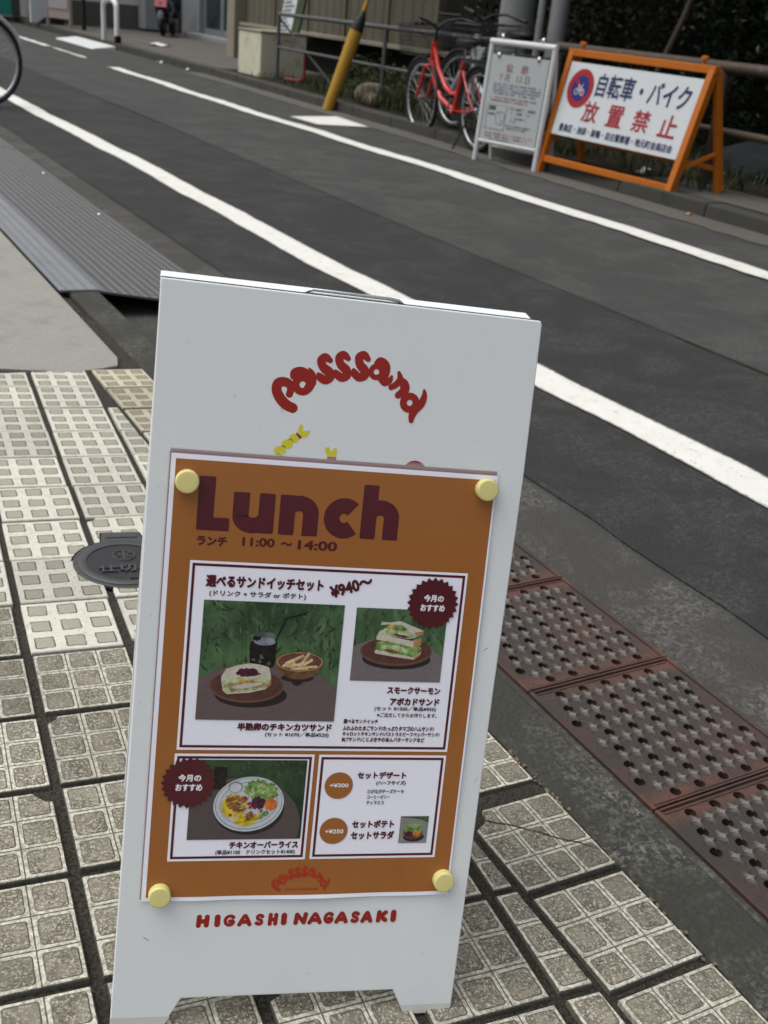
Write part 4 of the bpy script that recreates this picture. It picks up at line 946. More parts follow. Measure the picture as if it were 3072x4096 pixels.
lay(ph, 'upper_filling', 'p_lettuce_pale', rough_poly([(198, 155.6), (201, 151), (210, 148.4), (224, 149), (233, 153), (238, 156), (230, 159.6), (214, 157.4)], .8, 14)); lay(ph, 'bacon', 'p_cabbage', rough_poly([(212, 154.6), (222, 155), (230, 157.6), (222, 158)], .4, 15)); lay(ph, 'lettuce', 'p_lettuce', rough_poly([(206, 149), (213, 145), (222, 145), (228, 150), (219, 151.6)], .9, 16)); lay(ph, 'egg', 'p_yolk', rough_poly([(206.4, 147), (211, 144.6), (213.6, 147.4), (209, 149)], .4, 17))
lay(ph, 'top_bread', 'p_bread', [(200.6, 146.4), (201.2, 143.2), (210, 143.6), (218, 142), (222, 143), (242.4, 150.6), (242.6, 154.6), (235.6, 156), (232, 154.4), (221, 145.8), (208, 145.6)]); lay(ph, 'crust', 'p_crust', [(233.6, 152.4), (242.4, 150.8), (242.6, 154.8), (235.4, 156)])
zc[0] = .72
ph = photo(37.6, 143.8, 279.8, 358.6, 'print_green_dark', pb); bx = (37.6, 143.8, 279.8, 358.6)
tufts(90, 37.6, 143.8, 279.8, 315, 3, 9, 'p_grass_dark', 'grass_shadow'); tufts(60, 60, 143.8, 279.8, 300, 3, 8, 'p_grass_mid', 'grass')
lay(ph, 'table', 'print_table3', cut(E(84, 345, 58, 48), *bx)); lay(ph, 'glass', 'p_coffee', [(58, 286), (70, 287), (70, 305), (67, 309), (58, 309)]); lay(ph, 'plate_shadow', 'p_shade', E(93, 328, 33, 26))
lay(ph, 'plate', 'p_china', E(92.4, 323.4, 32.8, 27.2, -.12)); lay(ph, 'plate_line', 'p_china_line', E(92.4, 323, 31.2, 25.6, -.12)); lay(ph, 'plate_face', 'p_china', E(92.4, 322.8, 30.6, 25, -.12)); lay(ph, 'plate_line', 'p_china_line', E(92.4, 322.6, 27, 21.4, -.12)); lay(ph, 'plate_well', 'p_china', E(92.4, 322.6, 26.4, 20.8, -.12))
lay(ph, 'salad', 'p_lettuce', rough_poly(E(103, 310, 16.5, 10.5, .25, 14), 1.8, 21)); lay(ph, 'salad_light', 'p_lettuce_pale', *[rough_poly(E(rs.uniform(92, 115), rs.uniform(303, 316), rs.uniform(1.4, 3), rs.uniform(.6, 1.4), rs.uniform(0, 3), 7), .6, 40+k) for k in range(14)])
lay(ph, 'dip', 'p_china_line', E(79, 306.5, 6.6, 5.6)); lay(ph, 'dip_face', 'p_china', E(79, 307, 5.6, 4.6)); lay(ph, 'rice', 'p_rice', rough_poly(E(79, 325, 12, 11.6, .3, 14), 1.5, 22), rough_poly(E(91, 339, 11.5, 6, -.2, 12), 1.3, 23))
lay(ph, 'red_cabbage', 'p_cabbage', rough_poly(E(101, 322, 7, 6, 0, 12), 1.2, 24)); lay(ph, 'carrot', 'p_carrot', rough_poly(E(113, 323.4, 5.6, 6.4, 0, 12), 1, 25))
lay(ph, 'chicken', 'p_chicken', *[rough_poly(E(x, y_, rx, ry, a, 9), .7, 60+k) for k, (x, y_, rx, ry, a) in enumerate(((77, 318, 7.5, 2.6, -.35), (80, 323.4, 8.5, 2.8, -.3), (86, 319.4, 6, 3, -.5), (84, 328.6, 6.6, 2.8, -.25), (94, 335, 3.6, 5, .3), (78, 326.6, 4.6, 2.2, .1)))])
lay(ph, 'tomato', 'p_tomato', *[rough_poly(E(x, y_, 1.9, 1.7, 0, 7), .5, 80+k) for k, (x, y_) in enumerate(((88.6, 318), (94, 326.4), (76, 334), (104, 330), (92.6, 322.6)))]); lay(ph, 'cucumber', 'p_cucumber', E(108.4, 332.6, 3.4, 2.4, -.5), E(103.6, 335.6, 2.8, 2.2)); lay(ph, 'pepper', 'p_rice', [(101, 336), (102.4, 336.4), (104, 328), (102.8, 327.6)])
lay(ph, 'dressing', 'p_china', *[rough_poly(E(x, y_, 2.6, .45, a, 8), .15, 90+k) for k, (x, y_, a) in enumerate(((84, 321.6, .5), (86, 327, -.2), (80, 331, .1), (90, 331, .4)))])
zc[0] = .72
ph = photo(240.2, 268.4, 336.6, 364.5, 'p_grey_stone', pc); bx = (240.2, 268.4, 336.6, 364.5)
lay(ph, 'grass', 'print_green', cut([(240, 336), (269, 336), (269, 344), (262, 340.5), (252, 338.4), (240, 337.6)], *bx)); lay(ph, 'bowl_shadow', 'p_shade', E(255, 358, 10.5, 5)); lay(ph, 'bowl', 'p_bowl_wood', E(254, 353.6, 9.8, 7)); lay(ph, 'salad', 'p_lettuce', rough_poly(E(254.4, 349.6, 9.4, 6.4, 0, 14), 1, 31)); lay(ph, 'salad_light', 'p_lettuce_pale', rough_poly(E(255.4, 347, 4, 2.6, 0, 9), .6, 32)); lay(ph, 'red_cabbage', 'p_cabbage', rough_poly(E(250, 355, 4, 3, 0, 9), .6, 33)); lay(ph, 'carrot', 'p_carrot', rough_poly(E(257.4, 355.4, 3, 2.8, 0, 9), .5, 34))
# magnets
mags = [((14.9, 23.4), 'round yellow magnet at the lunch poster\'s upper left corner beside the maroon letter L'), ((286.4, 12.9), 'round yellow magnet at the lunch poster\'s upper right corner'), ((16.6, 411.9), 'round yellow magnet at the lunch poster\'s lower left corner'), ((289.4, 402.9), 'round yellow magnet at the lunch poster\'s lower right corner')]
m0 = None
for (x, y_), lb in mags:
    pos = PM @ Vector((x, -y_, .6))
    if m0 is None:
        b = MB().lathe([(.0102, 0), (.0103, .0065), (.0100, .0079), (.0092, .0086), (.0086, .0087), (.0001, .0083)], n=48, caps=False)
        m0 = single('magnet', lb, 'magnet', b, 'magnet', pos, smooth='angle', group='yellow magnets holding the lunch poster', local=True); mo = m0
        mo.rotation_mode = 'QUATERNION'; mo.rotation_quaternion = XF.to_3x3().to_quaternion()
    else:
        mo = m0.copy(); COL.objects.link(mo); mo.location = pos; mo['label'] = lb

# ------------------------------------------------------------------ far side of the street
def kerb_x(y): return 5.22+.0065*(y-4) if y < 12 else 5.272+.012*(y-12)+.02
def kx(y): return 5.20+.030*(y-4) if y < 14 else 5.50+.012*(y-14)
b = MB(); y = -2.0; rnd = random.Random(9)
while y < 60:
    L = .9; a0, a1 = kx(y), kx(y+L-.006); z = -.004+rnd.uniform(-.006, .006)
    b.add([(a0, y, -.2), (a1, y+L-.006, -.2), (a1+.17, y+L-.006, -.2), (a0+.17, y, -.2), (a0+.012, y, z), (a1+.012, y+L-.006, z), (a1+.17, y+L-.006, z), (a0+.17, y, z)],
          [(0, 3, 2, 1), (4, 5, 6, 7), (0, 1, 5, 4), (1, 2, 6, 5), (2, 3, 7, 6), (3, 0, 4, 7)]); y += L
setting('far_kerb', b, 'far_kerb', bevel=.012)
b = MB(); b.add([(5.3, -3, -.012), (14, -3, .03), (14, 15.4, .03), (5.66, 15.4, -.012)], [(0, 1, 2, 3)]); setting('verge', b, 'earth')
b = MB(); b.add([(5.68, 15.4, -.010), (16, 15.4, .0), (16, 60, .0), (6.2, 60, -.010)], [(0, 1, 2, 3)]); setting('forecourt', b, 'far_pave')
b = MB()
for k in range(11):
    x = 5.6+.06*k
ga = [(4.6, 5.3), (5.4, 5.5)]
b = MB(); b.add([(5.33, 3.2, -.004), (5.95, 3.2, -.004), (5.95, 6.2, -.004), (5.44, 6.2, -.004)], [(0, 1, 2, 3)]); setting('verge_path', b, 'far_pave')
# gutter band along the far kerb
setting('road_edge', strip([(kx(y)-.28, y) for y in ys2], [(kx(y)+.01, y) for y in ys2], -.0955, .02, 8), 'far_pave')

# weeds and grass along the verge
b = MB(); rg = random.Random(3)
def blades(n, x0, x1, y0, y1, h0, h1):
    for _ in range(n):
        x, y_ = rg.uniform(x0, x1), rg.uniform(y0, y1)
        if x < kx(y_)+.19: continue
        if math.sin(x*7+y_*3)+math.sin(y_*5.3-x*2) < rg.uniform(-1.6, .6): continue
        a = rg.uniform(0, 2*PI); h = rg.uniform(h0, h1); w = rg.uniform(.003, .008); t = rg.uniform(.2, .8)*h
        c, s_ = math.cos(a), math.sin(a)
        b.add([(x-s_*w, y_+c*w, 0), (x+s_*w, y_-c*w, 0), (x+c*t*.5-s_*w*.7, y_+s_*t*.5+c*w*.7, h*.65), (x+c*t*.5+s_*w*.7, y_+s_*t*.5-c*w*.7, h*.65), (x+c*t, y_+s_*t, h*.9)], [(0, 1, 3, 2), (2, 3, 4)])
blades(5200, 5.55, 7.4, 5.6, 14.2, .03, .12); blades(2600, 5.95, 7.6, 3.5, 6.5, .03, .10); blades(900, 5.6, 6.3, 9.5, 12, .1, .3)
single('grass', None, None, b, 'weed', kind='stuff', fix=False)

# guard rails
def rail(name, label, x0, y0, x1, y1, posts, rr, rp, m, mid=True, brace=False, z=.77):
    t = thing(name, label, 'guard rail', (x0, y0, 0), None, None, True)
    f = lambda y_: x0+(x1-x0)*(y_-y0)/(y1-y0)
    part('top_rail', MB().tube([(x0, y0, z), (x1, y1, z)], rr, 12), m, t, smooth='angle')
    if mid: part('middle_rail', MB().tube([(x0, y0, .385), (x1, y1, .385)], rr*.72, 10), m, t, smooth='angle')
    for y_ in posts:
        part('post', MB().tube([(f(y_), y_, -.05), (f(y_), y_, z-.005)], rp, 10), m, t, smooth='angle')
    if brace: part('brace', MB().tube([(x0+.01, y0-.02, z-.06), (f(y0-1.9), y0-1.9, .02)], .014, 8), 'black_metal', t, smooth='angle')
rail('guard_rail', 'grey pipe guard rail with two rails behind the yellow guy guard', 5.88, 13.72, 5.76, 8.1, (13.72, 10.75, 8.15), .024, .023, 'galv', brace=True)
rail('guard_rail', 'thick brown weathered guard rail behind the orange warning sign', 5.76, 7.95, 5.66, 2.2, (5.74, 3.3), .038, .029, 'brown_pipe', z=.785)

# concrete and steel poles
t = thing('utility_pole', 'grey concrete utility pole standing behind the white notice board', 'utility pole', (6.42, 9.28, 0), None, None, True)
part('shaft', MB().tube([(6.42, 9.28, -.1), (6.42, 9.28, 3), (6.42, 9.28, 7.5)], [.172, .16, .135], 24), 'pole_conc', t, smooth='angle')
t = thing('steel_pole', 'slim grey steel pole with a thin conduit, right of the concrete utility pole', 'steel pole', (6.45, 8.66, 0), None, None, True)
part('shaft', MB().tube([(6.45, 8.66, -.1), (6.45, 8.66, 5)], .085, 20), 'pole_steel', t, smooth='angle')
part('conduit', MB().tube([(6.35, 8.80, 0), (6.35, 8.80, 5)], .034, 12), 'pole_steel', t, smooth='angle')
# guy wire guard
t = thing('guy_wire_guard', 'leaning yellow guy wire guard with a black collar near its top', 'guy wire guard', (5.33, 11.03, -.1), None, None, True)
gb, gd = Vector((5.33, 11.03, -.1)), Vector((.30, -.10, 1)).normalized()
part('tube', MB().tube([gb, gb+gd*.5, gb+gd*.845], [.060, .066, .072], 16), 'yellow', t, smooth='angle')
part('collar', MB().tube([gb+gd*.83, gb+gd*.86, gb+gd*.96, gb+gd*1.05, gb+gd*1.06], [.066, .069, .055, .022, .018], 16), 'black', t, smooth='angle')
part('upper_tube', MB().tube([gb+gd*1.05, gb+gd*2.6], .022, 10), 'yellow', t, smooth='angle')
part('wire', MB().tube([gb+gd*2.6, gb+gd*6], .006, 6), 'galv', t)

# concrete pillar, walls
t = thing('gate_pillar', 'square pale concrete pillar at the forecourt corner with a worn flat top', 'concrete pillar', (6.15, 14.75, 0), None, None, True)
part('shaft', MB().box((6.17, 14.60, .235), (.66, .80, .57)), 'pillar', t, bevel=.015)
part('cap', MB().box((6.17, 14.60, .535), (.685, .82, .03)), 'ledge', t, bevel=.01)
t = thing('panel_wall', 'weathered grey panel wall with a pale ledge behind the guard rail', 'panel wall', (7.3, 14, 0), None, None, True)
for k in range(5):
    y_ = 18.3-k*1.24
    b = MB(); b.box((7.28, y_-.61, 1.35), (.07, 1.18, 1.64))
    for q in range(5): b.box((7.242, y_-.12-q*.24, 1.35), (.008, .012, 1.63))
    part('panel', b, 'panel_wall', t, bevel=.004)
for k in range(6): part('post', MB().box((7.27, 18.3-k*1.24, 1.3), (.11, .05, 1.8)), 'panel_wall', t, bevel=.004)
part('ledge', MB().box((7.24, 14.9, .52), (.22, 6.8, .05)), 'ledge', t, bevel=.006)
part('footing', MB().box((7.55, 14.9, .22), (.2, 6.8, .56)), 'shade_black', t)  # near-black colour stands in for the shade under the ledge
part('end_post', MB().box((7.22, 18.55, 1.2), (.30, .34, 2.5)), 'ledge', t, bevel=.01)
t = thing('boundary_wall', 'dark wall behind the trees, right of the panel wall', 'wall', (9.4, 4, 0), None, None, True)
part('wall', MB().box((9.3, 5.6, 1.8), (.2, 14, 3.8)), 'shade_black', t)
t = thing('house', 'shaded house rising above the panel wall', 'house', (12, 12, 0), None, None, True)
part('wall', MB().box((11.9, 12.0, 3.2), (5.0, 12, 6.4)), 'shade_black', t); part('roof', MB().box((11.5, 12.0, 6.6), (5.8, 12.8, .3)), 'shade_black', t)

# leaning green A-board with a white notice
t = thing('leaning_board', 'slanted dark green board with a white notice, behind the guard rail', 'notice board', (6.4, 14.2, .2), None, None, True)
A0, B0 = Vector((6.42, 15.02, .30)), Vector((6.42, 14.60, .33)); up_ = Vector((.06, -.30, .95)).normalized()
def slab(o0, o1, upv, h, th, m, name):
    nn = (o1-o0).cross(upv).normalized()
    b = MB().add([o0, o1, o1+upv*h, o0+upv*h, o0+nn*th, o1+nn*th, o1+upv*h+nn*th, o0+upv*h+nn*th], [(0, 1, 2, 3), (7, 6, 5, 4), (0, 4, 5, 1), (1, 5, 6, 2), (2, 6, 7, 3), (3, 7, 4, 0)]); return part(name, b, m, t)
d_ = (B0-A0).normalized(); nrm = d_.cross(up_).normalized()
if nrm.x > 0: nrm = -nrm
slab(A0+nrm*.03, B0+nrm*.03+d_*.02, up_, 1.0, .012, 'poster_white', 'notice'); slab(B0+d_*.02, B0+d_*.24, up_, 1.0, .03, 'green_frame', 'side_frame')
slab(A0-up_*.25, B0+d_*.2-up_*.25, up_, .25, .02, 'shade_black', 'foot')
b = MB(); rs = random.Random(2)
for k in range(17):
    z0 = .93-k*.052; u0 = .08+rs.uniform(0, .05); u1 = rs.uniform(.55, .95)
    q = A0+nrm*.055; L = (B0-A0)
    b.add([q+L*u0+up_*z0, q+L*u1+up_*z0, q+L*u1+up_*(z0+.016), q+L*u0+up_*(z0+.016)], [(0, 1, 2, 3)])
part('small_print', b, 'faint_ink', t)
# hose, rocks, litter
single('hose', 'short dark red pipe standing at the foot of the guard rail', 'pipe', MB().tube([(6.02, 13.2, .40), (6.03, 13.2, .06), (5.97, 13.3, .03), (5.9, 13.5, .03)], .018, 8), 'red_pipe', (6.0, 13.2, .0), smooth='angle')
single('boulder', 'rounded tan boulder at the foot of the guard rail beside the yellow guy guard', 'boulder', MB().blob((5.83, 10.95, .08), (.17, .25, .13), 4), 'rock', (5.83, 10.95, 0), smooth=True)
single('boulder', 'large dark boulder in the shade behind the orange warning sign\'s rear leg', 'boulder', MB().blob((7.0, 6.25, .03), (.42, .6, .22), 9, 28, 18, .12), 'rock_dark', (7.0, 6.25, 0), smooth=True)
def scrap(name, label, x, y_, z, L, w, m, seed, h=.012, rz=0):
    b = MB(); rs = random.Random(seed); n, k_ = 7, 4
    for j in range(k_+1):
        for i in range(n+1):
            u, v_ = i/n-.5, j/k_-.5; dx, dy = L*u, w*v_*(1-.5*abs(u)); b.v.append((x+dx*math.cos(rz)-dy*math.sin(rz)+rs.uniform(-.004, .004), y_+dx*math.sin(rz)+dy*math.cos(rz), z+h*(.5+.5*math.sin(u*7+seed))+rs.uniform(0, h*.5)))
    b.f += [(j*(n+1)+i, j*(n+1)+i+1, (j+1)*(n+1)+i+1, (j+1)*(n+1)+i) for j in range(k_) for i in range(n)]
    single(name, label, 'leaf' if 'leaf' in name else 'litter', b, m, (x, y_, z), fix=False, smooth=True)
scrap('paper_scrap', 'crumpled white paper lying on the dark forecourt', 6.47, 20.5, -.004, .36, .5, 'litter', 3, .03, -.55)
scrap('paper_scrap', 'small white scrap in the gutter at the end of the dark kerb', 5.40, 17.1, -.094, .08, .08, 'litter', 5, .02)
scrap('paper_scrap', 'tiny pale scrap in the gutter just right of the other scrap', 5.44, 15.9, -.094, .06, .07, 'litter', 8, .02)
scrap('dry_leaf', 'curled orange brown leaf on the road edge by the orange sign', 5.19, 5.27, -.094, .06, .03, 'dry_leaf', 2, .01)
scrap('dry_leaf', 'brown leaf on the verge path behind the orange sign', 5.75, 5.6, .0, .08, .06, 'dry_leaf', 6, .03)
scrap('pale_leaf', 'pale crumpled leaf under the orange sign\'s board', 5.72, 6.35, .0, .16, .06, 'litter', 7, .03)

# ------------------------------------------------------------------ white notice board on pipe legs
t = thing('notice_stand', 'white pipe-framed notice stand with a grey printed notice, left of the orange sign', 'notice stand', (5.12, 7.3, -.1), None, None, True)
LB, RB = Vector((5.02, 7.60, -.1)), Vector((5.185, 7.00, -.1)); bk = Vector((.96, .27, 0)); T_ = Vector((0, 0, .885))+bk*.055
def onb(u, v_, out=0.0):          # u 0..1 left to right, v 0..1 foot to top
    nn = -(bk*1.0+Vector((0, 0, -.06))).normalized(); return LB.lerp(RB, u)+T_*v_+nn*out
pr_ = .021
for u in (0, 1):
    part('front_leg', MB().tube([onb(u, 0), onb(u, 1)], pr_, 12), 'frame_white', t, smooth='angle')
    part('rear_leg', MB().tube([onb(u, 1), onb(u, 0)+bk*.21], pr_*.9, 12), 'frame_white', t, smooth='angle')
part('top_bar', MB().tube([onb(-.02, 1.0), onb(1.02, 1.0)], pr_*1.15, 12), 'frame_white', t, smooth='angle')
part('bottom_bar', MB().box((0, 0, 0), (.60, .02, .045), rot=Matrix((( RB-LB).normalized(), bk, Vector((0, 0, 1)))).transposed()).v and MB().tube([onb(0.03, .175), onb(.97, .175)], .017, 8), 'frame_white', t, smooth='angle')
part('rear_bar', MB().tube([onb(0, .12)+bk*.18, onb(1, .12)+bk*.18], .012, 8), 'frame_white', t)
def bd(mb, u0, u1, v0, v1, out): mb.add([onb(u0, v0, out), onb(u1, v0, out), onb(u1, v1, out), onb(u0, v1, out)], [(0, 1, 2, 3)]); return mb
q = MB(); c8 = [onb(u, v_, o_) for o_ in (0, .012) for u, v_ in ((.045, .19), (.955, .19), (.955, .90), (.045, .90))]; q.add(c8, [(0, 1, 2, 3), (7, 6, 5, 4), (0, 4, 5, 1), (1, 5, 6, 2), (2, 6, 7, 3), (3, 7, 4, 0)])
nb = part('notice', q, 'sheet_grey', t)
for u in (.16, .80): 
    for v_ in (1.045, .895): part('knob', MB().blob(onb(u, v_, .012 if v_ < 1 else 0), (.019, .019, .021), 1, 12, 8, 0), 'chrome', t, smooth=True)
def on_board(body, u0, u1, v0, v1, m, name, bold=.02):
    mb = MB(); text_into(mb, body, u0, u1, v1, v0, 0, bold, dz=.00008); mb.v = [tuple(onb(x, y_, .0135+z)) for x, y_, z in mb.v]; part(name, mb, m, nb, fix=False)
on_board('公　示', .30, .66, .765, .835, 'faint_red', 'title_lettering', .03); on_board('7 月   13 日', .22, .70, .69, .752, 'faint_ink', 'date_lettering', .0)
rs = random.Random(12)
def lines(v0, v1, n, u0, u1, m, dens=.8):
    mb = MB()
    for k in range(n):
        vv = v1-(v1-v0)*(k+.5)/n; u = u0; e = u1-(rs.uniform(.05, .3) if k == n-1 else 0)
        while u < e:
            w = rs.uniform(.012, .026); hh = (v1-v0)/n*.32
            if rs.random() < dens:
                bd(mb, u, u+w*.75, vv-hh, vv-hh*.2, .0135); bd(mb, u+w*.1, u+w*.5, vv+hh*.1, vv+hh, .0135)
                bd(mb, u+w*.55, u+w*.75, vv-hh*.1, vv+hh*.9, .0136)
            u += w
    part('small_print', mb, m, nb, fix=False)
lines(.575, .675, 4, .14, .90, 'faint_blue'); lines(.515, .565, 2, .13, .88, 'faint_red'); lines(.425, .495, 2, .48, .90, 'faint_ink', .6); lines(.36, .415, 2, .50, .74, 'faint_ink'); lines(.30, .345, 2, .44, .84, 'faint_ink'); lines(.215, .265, 2, .12, .88, 'faint_red', .7); lines(.195, .213, 1, .2, .8, 'faint_blue', .7)
mb = MB(); bd(mb, .13, .24, .445, .48, .0135); bd(mb, .13, .23, .405, .42, .0135); part('map_caption', mb, 'faint_ink', nb, fix=False)
mb = MB()
for a, c in (((.10, .285), (.42, .29)), ((.10, .49), (.42, .492))): bd(mb, a[0], c[0], a[1], c[1], .0136)
for u in (.10, .415): bd(mb, u, u+.006, .285, .492, .0137)
pts = [onb(.33+.07*math.cos(a)*(1+.15*math.sin(3*a)), .385+.065*math.sin(a)*(1+.2*math.cos(2*a)), .0137) for a in [2*PI*k/24 for k in range(25)]]; mb.tube(pts, .0016, 4); mb.tube([onb(.30, .43, .0137), onb(.34, .38, .0137), onb(.37, .33, .0137)], .0012, 4)
part('map_drawing', mb, 'faint_ink', nb, fix=False)

# ------------------------------------------------------------------ orange warning sign
t = thing('warning_sign', 'orange A-frame no-bicycle-parking sign with a white board, at the far kerb', 'warning sign', (5.3, 6.25, -.1), None, None, True)
LF, RF = Vector((5.215, 6.985, -.1)), Vector((5.292, 5.622, -.1)); TL, TR = Vector((5.385, 6.985, .77)), Vector((5.475, 5.60, .765))
LR, RR = Vector((5.60, 6.96, -.005)), Vector((5.70, 5.56, -.004)); al = (RF-LF).normalized()
def of(u, v_, out=0.0):
    a = LF.lerp(RF, u); c = TL.lerp(TR, u); q = a.lerp(c, v_); nn = (RF-LF).cross(TL-LF).normalized()
    if nn.x > 0: nn = -nn
    return q+nn*out
W1 = .052
part('front_leg', MB().beam(LF, TL, W1, W1, al), 'orange_paint', t, bevel=.003); part('front_leg', MB().beam(RF, TR, W1, W1, al), 'orange_paint', t, bevel=.003)
part('rear_leg', MB().beam(LR, TL+Vector((.03, 0, .0)), W1*.9, W1*.9, al), 'orange_paint', t, bevel=.003); part('rear_leg', MB().beam(RR, TR+Vector((.03, 0, 0)), W1*.9, W1*.9, al), 'orange_paint', t, bevel=.003)
part('top_bar', MB().beam(TL-al*.03, TR+al*.03, .05, .05), 'orange_paint', t, bevel=.004)
part('bottom_bar', MB().beam(of(.02, .125), of(.98, .125), .035, .045), 'orange_paint', t, bevel=.003)
part('rear_bar', MB().beam(LR.lerp(TL, .2), RR.lerp(TR, .2), .03, .03), 'orange_paint', t, bevel=.003)
for a, c in ((LF, LR), (RF, RR)):
    tt_, tb = (TL if a is LF else TR), 0
    part('brace', MB().beam(a.lerp(tt_, .27), c.lerp(tt_, .33), .022, .022), 'orange_paint', t); 
for u in (.07, .93): part('knob', MB().lathe([(.012, .0), (.012, .03), (.026, .033), (.026, .052), (.012, .058)], TL.lerp(TR, u)+Vector((0, 0, .02)), 12), 'orange_paint', t, smooth='angle')
q = MB(); c8 = [of(u, v_, o_) for o_ in (.0, .018) for u, v_ in ((.024, .335), (.976, .335), (.976, .925), (.024, .925))]
q.add(c8, [(0, 1, 2, 3), (7, 6, 5, 4), (0, 4, 5, 1), (1, 5, 6, 2), (2, 6, 7, 3), (3, 7, 4, 0)]); wb = part('board', q, 'board_white', t)
ofb = lambda x, y_, o_=.0205: of(.024+.952*x, .335+.59*y_, o_)      # board space 0..1
BW, BH = 1.30, .515
def wtext(body, x0, x1, y0, y1, m, name, bold=.035, parent=None):
    mb = MB(); text_into(mb, body, x0, x1, y1, y0, 0, bold, dz=.00008); mb.v = [tuple(ofb(x, y_, .0205+z)) for x, y_, z in mb.v]; return part(name, mb, m, wb, fix=False)
wtext('自転車・バイク', .262, .955, .585, .90, 'navy', 'blue_lettering', .022)
for ch, x in zip('放置禁止', (.275, .475, .675, .875)):
    q = MB(); b = MB(); text_into(q, ch, x-.062, x+.062, .52, .235, 0, .02, dz=.00008); b.add([tuple(ofb(x_, y_, .0205+z)) for x_, y_, z in q.v], q.f); part('red_lettering', b, 'sign_red', wb, fix=False)
wtext('豊島区・池袋・巣鴨・目白警察署・地元町会商店会', .055, .955, .058, .165, 'navy', 'small_blue_lettering', .022)
cx_, cy_ = .135, .66; rx_ = .105; ry_ = rx_*BW/BH
def disc(f, o_): mb = MB(); mb.add([ofb(x, y_, o_) for x, y_ in ell(cx_, cy_, rx_*f, ry_*f, 48)], [tuple(range(48))]); return mb
em = part('ban_ring', disc(1, .0204), 'sign_red', wb, fix=False); part('ban_disc', disc(.66, .0212), 'navy_blue', em, fix=False)
b = MB(); w_ = .012
for a in (R(133),):
    pass
P0, P1 = (cx_-rx_*.62*math.cos(R(45)), cy_+ry_*.62*math.sin(R(45))), (cx_+rx_*.62*math.cos(R(45)), cy_-ry_*.62*math.sin(R(45)))
b.add([ofb(P0[0]-.006, P0[1]-.016, .0218), ofb(P0[0]+.006, P0[1]+.016, .0218), ofb(P1[0]+.006, P1[1]+.016, .0218), ofb(P1[0]-.006, P1[1]-.016, .0218)], [(0, 1, 2, 3)]); part('ban_bar', b, 'sign_red', em, fix=False)
b = MB()
bi = lambda x, y_: ofb(cx_+x*rx_, cy_+y_*ry_, .0225)
for sx in (-.22, .22):
    for k in range(20):
        a0, a1 = 2*PI*k/20, 2*PI*(k+1)/20; b.add([bi(sx+.17*math.cos(a0), -.18+.17*math.sin(a0)), bi(sx+.17*math.cos(a1), -.18+.17*math.sin(a1)), bi(sx+.13*math.cos(a1), -.18+.13*math.sin(a1)), bi(sx+.13*math.cos(a0), -.18+.13*math.sin(a0))], [(0, 1, 2, 3)])
for (x0_, y0_), (x1_, y1_) in (((-.22, -.18), (-.1, .08)), ((-.1, .08), (.12, .08)), ((.12, .08), (.22, -.18)), ((-.1, .08), (0, -.18)), ((0, -.18), (.12, .08)), ((.12, .08), (.1, .18)), ((.1, .18), (.2, .2)), ((-.1, .08), (-.12, .16)), ((-.18, .16), (-.06, .16))):
    d = Vector((x1_-x0_, y1_-y0_)).normalized()*.018; b.add([bi(x0_-d.y, y0_+d.x), bi(x1_-d.y, y1_+d.x), bi(x1_+d.y, y1_-d.x), bi(x0_+d.y, y0_-d.x)], [(0, 1, 2, 3)])
part('bicycle_pictogram', b, 'board_white', em, fix=False)

